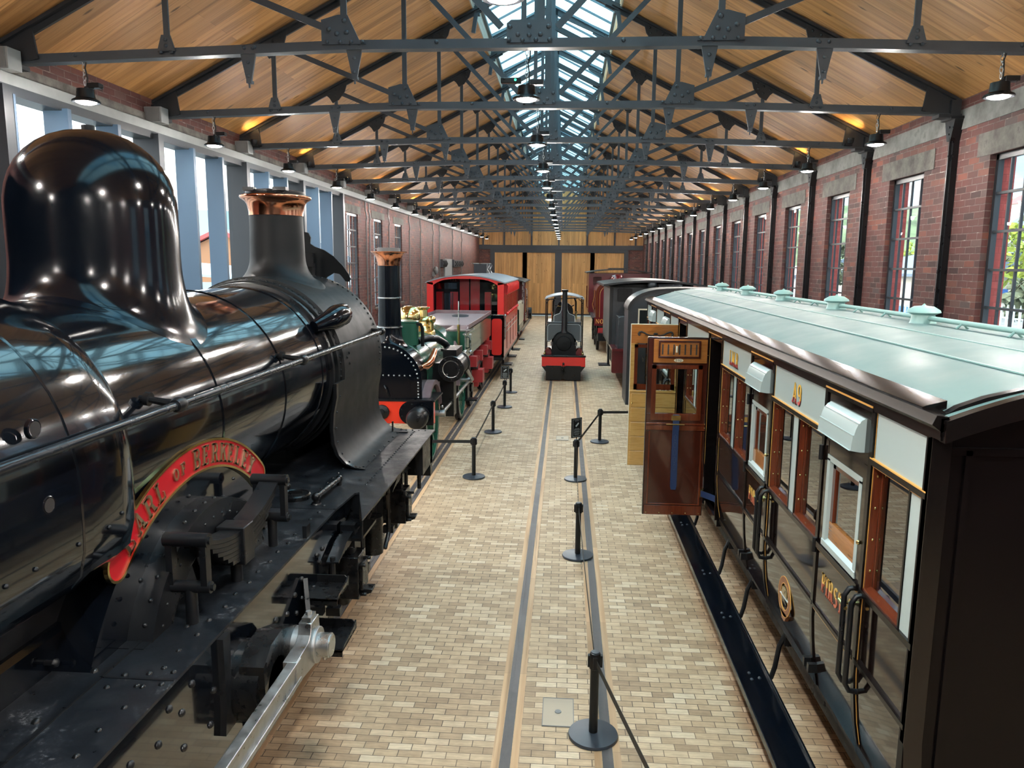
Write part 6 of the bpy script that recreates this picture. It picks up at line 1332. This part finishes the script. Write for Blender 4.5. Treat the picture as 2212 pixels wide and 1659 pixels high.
    B(MB().ball((xc-.05, y0+.55, 2.62), .12, 14, 8).lathe([(.30, 2.64), (.2, 2.42), (.18, 2.3)], (xc+.38, y0+.4, 0), 'z', 24).lathe([(.18, 2.1), (.18, 2.45)], (xc+.38, y0+.4, 0), 'z', 20), 'chimney', M.dgrey); b = MB().prism(rrect(1.20, 3.3, .45, 1.05, .04), 'y', y0-.1, y0).box(1.2, 3.3, y0-.15, 23.4, 1.0, 1.06); B(b, 'buffer_beam', M.maroon); B(MB().box(1.3, 3.2, y0, 23.3, .5, 1.0).tube([(1.62, y0-.03, 1.06), (1.66, y0-.06, 1.5), (1.8, y0-.05, 1.75)], .03, 8), 'frame', M.blackd)
    B(MB().box(.98, 1.3, 21.0, 21.5, .35, .38).box(1.22, 1.28, 21.1, 21.3, .35, 1.0), 'footstep', M.blackd); B(MB().box(1.176, 1.184, 20.1, 23.1, 1.1, 2.5), 'cab_side_sheet', M.galv)
    for y in (20.0, 22.0):
        for x in (1.98, 2.94): w = MB(); wheel(w, x, y, .42, .41, 8, .1); B(w, 'wheel', M.blackd)
    # maroon engine
    xc = 1.98+.48; y0 = 27.3; t = thing('maroon_locomotive', 'dark red tank engine with a numbered red buffer beam at the far right', 'steam locomotive', (xc-.3, 31, 0)); xc = 2.15; w = 1.02
    pts = [(xc-w, 1.25)]+[(xc-w+.32-.32*cos(radians(a)), 2.14+.32*sin(radians(a))) for a in range(0, 91, 15)]+[(xc+w-.32+.32*cos(radians(90-a)), 2.14+.32*sin(radians(90-a))) for a in range(0, 91, 15)]+[(xc+w, 1.25)]
    tk = B(MB().prism(pts, 'y', y0+.1, 30.5), 'side_tanks', M.wine, angle=30); B(MB().ringp([(xc+(x-xc)*1.01, z+.01) for x, z in pts], [(xc+(x-xc)*.93, z-.05) for x, z in pts], 'y', y0+.06, y0+.12), 'tank_edge', M.mahog, tk); B(MB().ringp([(xc+(x-xc)*.88, z-.08) for x, z in pts], [(xc+(x-xc)*.87, z-.09) for x, z in pts], 'y', y0+.09, y0+.1), 'gold_lining', M.gold, tk)
    B(MB().box(xc-1.2, xc+1.2, 30.5, 33.5, 1.25, 2.8), 'cab', M.wine); b = MB().loft([[(xc+1.3*u, y, 2.80+.13*(1-u*u)+.03) for u in [-1+.125*k for k in range(17)]]+[(xc+1.3*u, y, 2.80+.13*(1-u*u)) for u in [1-.125*k for k in range(17)]] for y in (30.2, 33.7)]).box(xc-.35, xc+.35, 31.5, 32.5, 2.92, 3.0); B(b, 'cab_roof', M.blackd, angle=50)
    B(MB().prism(rrect(1.12, 1.45, 2.32, 2.66, .04), 'y', 30.47, 30.49), 'cab_window', M.cglass); b = MB().lathe([(.30, 2.42), (.28, 2.6), (.2, 2.72), (0, 2.78)], (xc-.15, 29.6, 0), 'z', 28, cap=False); B(b, 'dome', M.wine, angle=60); bb = B(MB().box(xc-1.08, xc+1.08, y0-.1, y0, .98, 1.27), 'buffer_beam', M.wine); g = MB(); u0 = 1.12
    for ch in 'NO.':
        wd, pg = slab_glyph(ch)
        def fn(u, v, dd, u0=u0): return (u0+u*.15, y0-.1-dd, 1.06+v*.15)
        g.glyphs(pg, fn, 0, .004); u0 += .15
    B(g, 'beam_lettering', M.gold, bb, angle=20); B(MB().box(xc-1.15, xc+1.15, y0-.05, 33.5, 1.2, 1.26).box(xc-.7, xc+.7, y0+.1, 33.3, .5, 1.2).box(xc-.9, xc+.9, y0-.08, y0, .70, .98).box(xc-.95, xc+.2, y0-.3, y0, .45, .72), 'frame', M.blackd); B(MB().box(xc-.95, xc+.95, y0-.09, y0-.06, .72, .9), 'beam_lower', M.maroonred)
    b = MB().tube([(xc-1.05, 28.3, 1.5), (xc-1.12, 28.2, 1.7), (xc-1.06, 28.0, 2.0), (xc-1.06, 27.9, 2.2)], .03, 8).tube([(xc-1.22, 30.6, 1.4), (xc-1.27, 30.6, 1.5), (xc-1.27, 30.6, 2.3)], .02, 8); B(b, 'copper_pipe', M.copper)
    for y in (28.3, 30.2, 32.4):
        for x in (1.98-.3, 2.94-.0): w_ = MB(); wheel(w_, 1.25 if x < 2 else x, y, .46, .45, 8, .1); B(w_, 'wheel', M.blackd)
right_far()
# ================================================================== belt barriers and signs
PH = .60
posts = [(.245, 4.665, 'nearest black belt post, standing by the plywood floor hatch'), (.193, 7.83, 'second nearest belt post on the centre track'), (.210, 10.80, 'belt post in the centre with a black notice standing on its top'), (.669, 13.24, 'belt post just left of the open yellow carriage door'),
         (-1.284, 10.78, 'belt post at the corner in front of the big black engine'), (-1.286, 13.83, 'belt post opposite the front wheel of the green engine'), (-1.269, 16.37, 'belt post with a black notice, beside the green tender'), (-1.276, 18.33, 'farthest belt post, standing beside the red carriage'), (.86, 1.9, 'belt post below the photo, end of the nearest belt')]
p0 = None; PO = []
for x, y, lab in posts:
    if p0 is None:
        p0 = thing('belt_post', lab, 'barrier post', (x, y, 0), 'black retractable belt posts')
        MB().lathe([(.165, .004), (.167, .012), (.162, .024), (.06, .034), (.04, .036), (0, .036)], (x, y, 0), 'z', 48, cap=True).build('base', M.cast, p0); MB().cyl((x, y, .03), (x, y, PH-.1), .029, 24).build('pole', M.post, p0)
        h = MB().lathe([(.030, PH-.115), (.037, PH-.11), (.037, PH-.015), (.034, PH-.005), (.02, PH)], (x, y, 0), 'z', 24)
        for a in range(4): q = pi/2*a; h.box(x+.034*cos(q)-.014, x+.034*cos(q)+.014, y+.034*sin(q)-.014, y+.034*sin(q)+.014, PH-.10, PH-.02)
        h.build('belt_cassette', M.blackd, p0); MB().lathe([(.028, PH-.001), (.026, PH+.004), (0, PH+.005)], (x, y, 0), 'z', 20, cap=False).build('cap', M.cast, p0); o = p0
    else: o = dup(p0, (x, y, 0), lab)
    PO.append(o)
def belt(i, a, b, sag=.0, za=PH-.06, zb=PH-.06):
    pts = [(a[0]+(b[0]-a[0])*k/10, a[1]+(b[1]-a[1])*k/10, za+(zb-za)*k/10-sag*4*(k/10)*(1-k/10)) for k in range(11)]
    d = (Vector((b[0], b[1], 0))-Vector((a[0], a[1], 0))).normalized(); n = Vector((-d.y, d.x, 0))*.0012; m = MB(); secs = [[Vector(p)+n+Vector((0,0,.023)), Vector(p)-n+Vector((0,0,.023)), Vector(p)-n-Vector((0,0,.023)), Vector(p)+n-Vector((0,0,.023))] for p in pts]
    m.loft(secs).build('belt', M.webbing, PO[i])
P2 = [(x, y) for x, y, l in posts]
belt(0, P2[0], P2[1], .03); belt(1, P2[1], P2[2], .03); belt(2, P2[2], P2[3], .0); belt(3, P2[3], (1.50, 13.35)); belt(4, P2[4], (-2.25, 10.70)); belt(5, P2[5], P2[4], .02); belt(6, P2[6], P2[5], .04); belt(7, P2[7], P2[6], .0); belt(8, P2[8], P2[0], .02); 
def sign(x, y, rz, lab):
    t = thing('notice_sign', lab, 'sign', (x, y, PH), 'black notices on belt posts'); hw, z0, z1 = .095, PH+.035, PH+.32
    MB().box(x-hw, x+hw, y-.008, y+.008, z0, z1).build('panel', M.post, t); b = MB(); f = y-.0095; g = .016
    for q in ((x-hw+g, x-hw+g+.004, z0+g, z1-g), (x+hw-g-.004, x+hw-g, z0+g, z1-g)): b.box(q[0], q[1], f, y, q[2], q[3])
    b.box(x-hw+g, x+hw-g, f, y, z0+g, z0+g+.004).box(x-hw+g, x+hw-g, f, y, z1-g-.004, z1-g); b.build('white_border', M.linew, t); b = MB()
    for k, (w, z) in enumerate(((.04, .245), (.045, .125), (.055, .11), (.05, .09), (.055, .075), (.05, .055), (.04, .04))): b.box(x-w, x+w, f, y, z0+z, z0+z+.004)
    b.build('printed_lines', M.linew, t); b = MB().bar((x-.022, y-.0095, z0+.165), (x+.02, y-.0095, z0+.20), .003, .022).ball((x+.025, y-.008, z0+.205), .012, 8, 6, (1,.2,1)); b.build('hand_symbol', M.linew, t); MB().cyl((x, y, PH), (x, y, z0+.01), .008, 8).build('stem', M.blackd, t)
    t.rotation_euler = (0, 0, rz)
sign(.210, 10.80, radians(40), 'black notice board turned sideways on the centre belt post'); sign(-1.269, 16.37, radians(8), 'black notice facing the camera on the post beside the green tender')
# ================================================================== outside the windows
M.grass = paint('rough grass', (.16,.2,.07), .9, var=.5, scale=1.5)
M.hill = paint('hillside', (.14,.19,.09), .9, var=.6, scale=.08)
M.tarmac = paint('yard ground', (.25,.25,.24), .9, var=.3, scale=.5)
M.leafy = paint('spring leaves', (.30,.36,.05), .8, var=.4, scale=3)
M.leafd = paint('dull leaves', (.12,.14,.08), .8, var=.4, scale=3)
M.bark = paint('bark', (.09,.07,.05), .9)
M.shed = paint('pale blue grey cladding', (.42,.55,.6), .6)
M.shedroof = paint('blue grey roof', (.16,.21,.27), .6)
M.plaster = paint('pale render', (.62,.55,.46), .8)
M.bluesign = paint('blue sign', (.03,.12,.36), .4)
M.brickfar = paint('orange brick', (.5,.24,.12), .8)
M.pinkroof = paint('red bargeboard', (.5,.1,.09), .6)
M.whitewall = paint('white wall', (.75,.75,.73), .7)
M.stone = paint('gravel heap', (.3,.28,.25), .9, var=.4, scale=8)
M.pale = paint('galvanised pale', (.45,.52,.52), .5)
g = MB().box(XR+.29, 400, -200, 500, -.6, -.35).box(-400, XL-.23, -200, 500, -.6, -.35); o = g.build('ground', M.tarmac); struct(o)
def hill(name, cx, cy, rx, ry, h, seed):
    b = MB(); n = 36; rr = random.Random(seed); ph = [rr.uniform(0, 6) for _ in range(6)]; rows = []
    for i in range(13):
        q = i/12; row = []
        for k in range(n):
            a = 2*pi*k/n; w = 1+.12*sin(2*a+ph[0])+.07*sin(5*a+ph[1]); hh = h*(cos(q*pi/2)**1.3)*(1+.12*sin(3*a+ph[2])*q+.05*sin(7*a+8*q+ph[3]))
            row.append((cx+rx*q*w*cos(a), cy+ry*q*w*sin(a), -.6+hh))
        rows.append(row)
    b.loft(rows, caps=False); o = b.build(name, M.hill, angle=80); return struct(o)
hill('hill', 250, 330, 150, 190, 46, 2); hill('hill', 130, 360, 120, 90, 30, 5)
b = MB(); 
for k in range(90):
    y = 4+.28*k*1.5; b.prism([(y, -.35), (y+.16, -.35), (y+.16, 1.55), (y+.08, 1.75), (y, 1.55)], 'x', 17, 17.02)
b.box(17.02, 17.06, 4, 42, .1, .16).box(17.02, 17.06, 4, 42, 1.2, 1.26)
tag(b.build('palisade_fence', M.pale), 'grey steel palisade fence outside the right hand windows', 'fence')
def tree(x, y, h, r, m, lab, seed):
    rr = random.Random(seed); t = thing('tree', lab, 'tree', (x, y, -.4), 'trees outside the windows'); b = MB().tube([(x, y, -.4), (x+.1, y, h*.4), (x-.1, y+.1, h*.8)], [.22, .15, .06], 8)
    for k in range(6): a = rr.uniform(0, 6.3); b.tube([(x, y, h*(.35+.06*k)), (x+cos(a)*r*.7, y+sin(a)*r*.7, h*(.6+.05*k))], [.07, .02], 5)
    b.build('trunk', M.bark, t); c = MB()
    for k in range(420):
        a = rr.uniform(0, 2*pi); e = rr.uniform(-.7, 1.); q = r*rr.uniform(.45, 1.)**.6; p = Vector((x+q*cos(a)*sqrt(max(0, 1-e*e*.8)), y+q*sin(a)*sqrt(max(0, 1-e*e*.8)), h*.68+e*h*.36)); s = rr.uniform(.18, .42); n1 = Vector((rr.uniform(-1,1), rr.uniform(-1,1), rr.uniform(-1,1))).normalized()*s; n2 = n1.orthogonal().normalized()*s*.6
        c.add([p-n1, p+n2, p+n1, p-n2, p+n1.cross(n2).normalized()*s*.3], [(0,1,4),(1,2,4),(2,3,4),(3,0,4)])
    c.build('crown', m, t, angle=180)
tree(22, 42, 5.2, 2.6, M.leafy, 'yellow green tree seen through the nearest right hand window', 1); tree(30, 49, 6.5, 3.0, M.leafd, 'bare grey tree behind the yellow green one, nearest right window', 2); tree(19, 52, 4.5, 2.2, M.leafd, 'dull bushy tree low on the hillside beyond the nearest window', 3)
tree(42, 92, 6.0, 4.2, M.leafy, 'yellow tree line above the grey roof in the second window', 4); tree(20, 33, 2.6, 1.8, M.leafd, 'low bush by the fence outside the nearest right window', 6)
# building with grey roof
t = thing('warehouse', 'long low building with a slate roof outside the second window', 'building', (33, 64, -.4)); MB().box(25, 41, 56, 72, -.4, 2.6).build('walls', M.plaster, t); MB().prism([(24.5, 2.5), (41.5, 2.5), (41.5, 2.7), (33, 4.6), (24.5, 2.7)], 'y', 55.5, 72.5).build('roof', M.shedroof, t); s = MB().box(25, 31, 55.85, 56, .9, 1.7).build('sign_board', M.bluesign, t); MB().box(26, 29.5, 55.82, 55.85, 1.15, 1.5).build('sign_lettering', M.whitewall, s); b = MB()
for x in (25.6, 26.9): b.box(x, x+.9, 55.6, 56, 1.85, 2.5)
b.parts('air_conditioner', M.whitewall, t)
t = thing('gabled_shed', 'pale shed with a dark bargeboard outside the third window', 'building', (26, 78, -.4)); MB().prism([(21, -.4), (31, -.4), (31, 2.0), (26, 3.7), (21, 2.0)], 'y', 74, 84).build('walls', M.whitewall, t); b = MB()
for s in (-1, 1): b.bar((26+s*5.4, 73.9, 1.85), (26, 73.9, 3.75), .3, .3)
b.build('bargeboard', M.shedroof, t)
for i, (x, y, z, w, m, lab) in enumerate(((150, 265, 20, 9, M.pinkroof, 'house with a red roof high on the hill'), (165, 262, 22, 8, M.whitewall, 'white house on the hill, right of the red roofed one'), (140, 250, 13, 10, M.shed, 'pale blue house on the hill, lower left'), (172, 250, 15, 7, M.pinkroof, 'small white house low on the hill'))):
    t = thing('house', lab, 'house', (x, y, z), 'houses on the hill'); MB().box(x-w/2, x+w/2, y-4, y+4, z-5, z+4).build('walls', M.whitewall, t); MB().prism([(x-w/2-.5, z+4), (x+w/2+.5, z+4), (x, z+7.2)], 'y', y-4.4, y+4.4).build('roof', m, t)
b = MB(); rows = []
for i in range(6): q = i/5; rows.append([(13.5+2.6*q*cos(2*pi*k/20)*(1+.1*sin(3*k)), 22+3.5*q*sin(2*pi*k/20), -.4+1.5*(1-q*q)*(1+.08*sin(5*k+i))) for k in range(20)])
b.loft(rows, caps=False); tag(b.build('gravel_heap', M.stone, angle=80), 'heap of pale gravel and earth outside the nearest right window', 'heap')
t = thing('parked_car', 'dark blue car parked outside the third window', 'car', (17.6, 46, -.35)); MB().prism([(43.8, -.1), (48.2, -.1), (48.2, .45), (47.2, .55), (46.6, 1.0), (44.9, 1.0), (44.3, .55), (43.8, .45)], 'x', 18.0, 19.7).build('body', M.bluesign, t, bevel=.05); b = MB().prism([(44.5, .57), (47.0, .57), (46.5, .95), (45.0, .95)], 'x', 17.98, 19.72); b.build('windows', M.dark, t)
for y in (44.7, 47.3):
    for x in (18.0, 19.7): MB().cyl((x-.1, y, -.05), (x+.1, y, -.05), .31, 18).build('wheel', M.rubber, t)
# left side: shed, gabled station building and canopy
tag(MB().box(-50, -30, 66, 90, -.4, 7.6).build('clad_shed', M.shed), 'large pale blue clad shed outside the glazed wall', 'building')
t = thing('station_building', 'brick building with red gable boards outside the glazed wall', 'building', (-20, 46, -.4)); cx = -20.2
MB().prism([(cx-4, -.4), (cx+4, -.4), (cx+4, 3.0), (cx, 4.75), (cx-4, 3.0)], 'y', 44, 60).build('walls', M.brickfar, t); b = MB()
for s in (-1, 1): b.bar((cx+s*4.4, 43.8, 2.95), (cx, 43.8, 4.95), .3, .22)
b.build('bargeboard', M.pinkroof, t); MB().prism([(cx-4.3, 3.0), (cx, 4.9), (cx+4.3, 3.0), (cx+4.3, 3.1), (cx, 5.05), (cx-4.3, 3.1)], 'y', 43.9, 60).build('roof', M.shedroof, t)
t = thing('platform_canopy', 'pale flat canopy on posts in front of the red gabled building', 'canopy', (-15, 33, -.4)); MB().prism([(-21, 3.1), (-9, 2.2), (-9, 2.1), (-21, 3.0)], 'y', 30, 42).box(-21, -9, 29.9, 30, 2.0, 2.3).build('roof', M.shed, t); b = MB()
for x in (-20, -17, -14, -11): b.box(x-.1, x+.1, 30.5, 30.7, -.4, 2.4)
b.parts('post', M.blackd, t)
# ================================================================== sky, lamps, camera
w = bpy.data.worlds.new('sky'); scn.world = w; w.use_nodes = True; nt = w.node_tree; nt.nodes.clear(); out = N(nt, 'OutputWorld'); bg = N(nt, 'Background'); L(nt, bg.outputs[0], out.inputs[0])
tc = N(nt, 'TexCoord'); mp = N(nt, 'Mapping'); mp.inputs['Scale'].default_value = (1, 1, 3.2); L(nt, tc.outputs['Generated'], mp.inputs[0]); nz = noise(nt, 2.4, 7, mp.outputs[0], .58)
cl = ramp(nt, nz.outputs[0], [(.36, (.22,.42,.60)), (.47, (.36,.54,.68)), (.55, (.62,.74,.80)), (.7, (.50,.64,.73))]); sp = N(nt, 'SeparateXYZ'); L(nt, tc.outputs['Generated'], sp.inputs[0])
le = ramp(nt, sp.outputs[0], [(.0, (0,0,0)), (1., (1,1,1))]); mr = N(nt, 'MapRange'); setin(mr, From_Min=-.6, From_Max=.3, To_Min=1., To_Max=0.); L(nt, sp.outputs[0], mr.inputs[0])
col = mix(nt, mr.outputs[0], cl.outputs[0], (1.25,1.25,1.24)); za = N(nt, 'MapRange'); setin(za, From_Min=0., From_Max=1., To_Min=1., To_Max=3.6); L(nt, sp.outputs[2], za.inputs[0]); vm = N(nt, 'VectorMath', operation='SCALE'); L(nt, col, vm.inputs[0]); L(nt, za.outputs[0], vm.inputs['Scale']); L(nt, vm.outputs[0], bg.inputs[0]); bg.inputs[1].default_value = SKY
def area(name, loc, size, power, col=(1,.95,.88)):
    l = bpy.data.lights.new(name, 'AREA'); l.shape = 'DISK'; l.size = size; l.energy = power; l.color = col
    o = bpy.data.objects.new(name, l); COL.objects.link(o); o.location = loc; return o
def bulb(x, y):
    l = bpy.data.lights.new('high_bay_light', 'POINT'); area('high_bay_light', (x, y, 4.554), .16, LAMP*.65, (1,.95,.89)); l.energy = LAMP*.42; l.color = (1,.95,.89); l.shadow_soft_size = .05
    o = bpy.data.objects.new('high_bay_light', l); COL.objects.link(o); o.location = (x, y, 4.515); return o
for k, y in enumerate(TY):
    for x in LX: bulb(x, y)
for y in (1.86, -.77):
    for x in LX: bulb(x, y)
for k in range(3, 16):
    for s in (-1, 1):
        l = bpy.data.lights.new('uplighter_light', 'SPOT'); l.energy = UPL; l.color = (1,.62,.22); l.spot_size = radians(120); l.spot_blend = .6; l.shadow_soft_size = .03
        o = bpy.data.objects.new('uplighter_light', l); COL.objects.link(o); o.location = (XC+s*4.62, TY[k]-.16, 5.045); o.rotation_euler = (radians(180), 0, 0)
cam = bpy.data.cameras.new('camera'); co = bpy.data.objects.new('camera', cam); COL.objects.link(co); scn.camera = co
cam.sensor_fit = 'HORIZONTAL'; cam.sensor_width = 36; cam.lens = 1640/2212*36; cam.clip_start = .05; cam.clip_end = 2000
pi_, ya, ro = .1558, .0677, .0085
f = Vector((-sin(ya)*cos(pi_), cos(ya)*cos(pi_), -sin(pi_))); r = Vector((cos(ya), sin(ya), 0)); u = r.cross(f); r2 = r*cos(ro)+u*sin(ro); u2 = -r*sin(ro)+u*cos(ro)
co.matrix_world = Matrix(((r2.x, u2.x, -f.x, 0), (r2.y, u2.y, -f.y, 0), (r2.z, u2.z, -f.z, 3.1), (0,0,0,1)))
vs_ = scn.view_settings; vs_.view_transform = 'Standard'; vs_.look = 'None'; vs_.gamma = 1; vs_.exposure = EXPO; vs_.use_curve_mapping = False
scn.cycles.use_denoising = True; scn.cycles.use_light_tree = False; scn.cycles.max_bounces = 5; scn.cycles.diffuse_bounces = 3; scn.cycles.glossy_bounces = 3; scn.cycles.use_adaptive_sampling = True; scn.cycles.adaptive_threshold = .1; scn.cycles.adaptive_min_samples = 16; scn.cycles.transparent_max_bounces = 16
scn.cycles.sample_clamp_indirect = 6
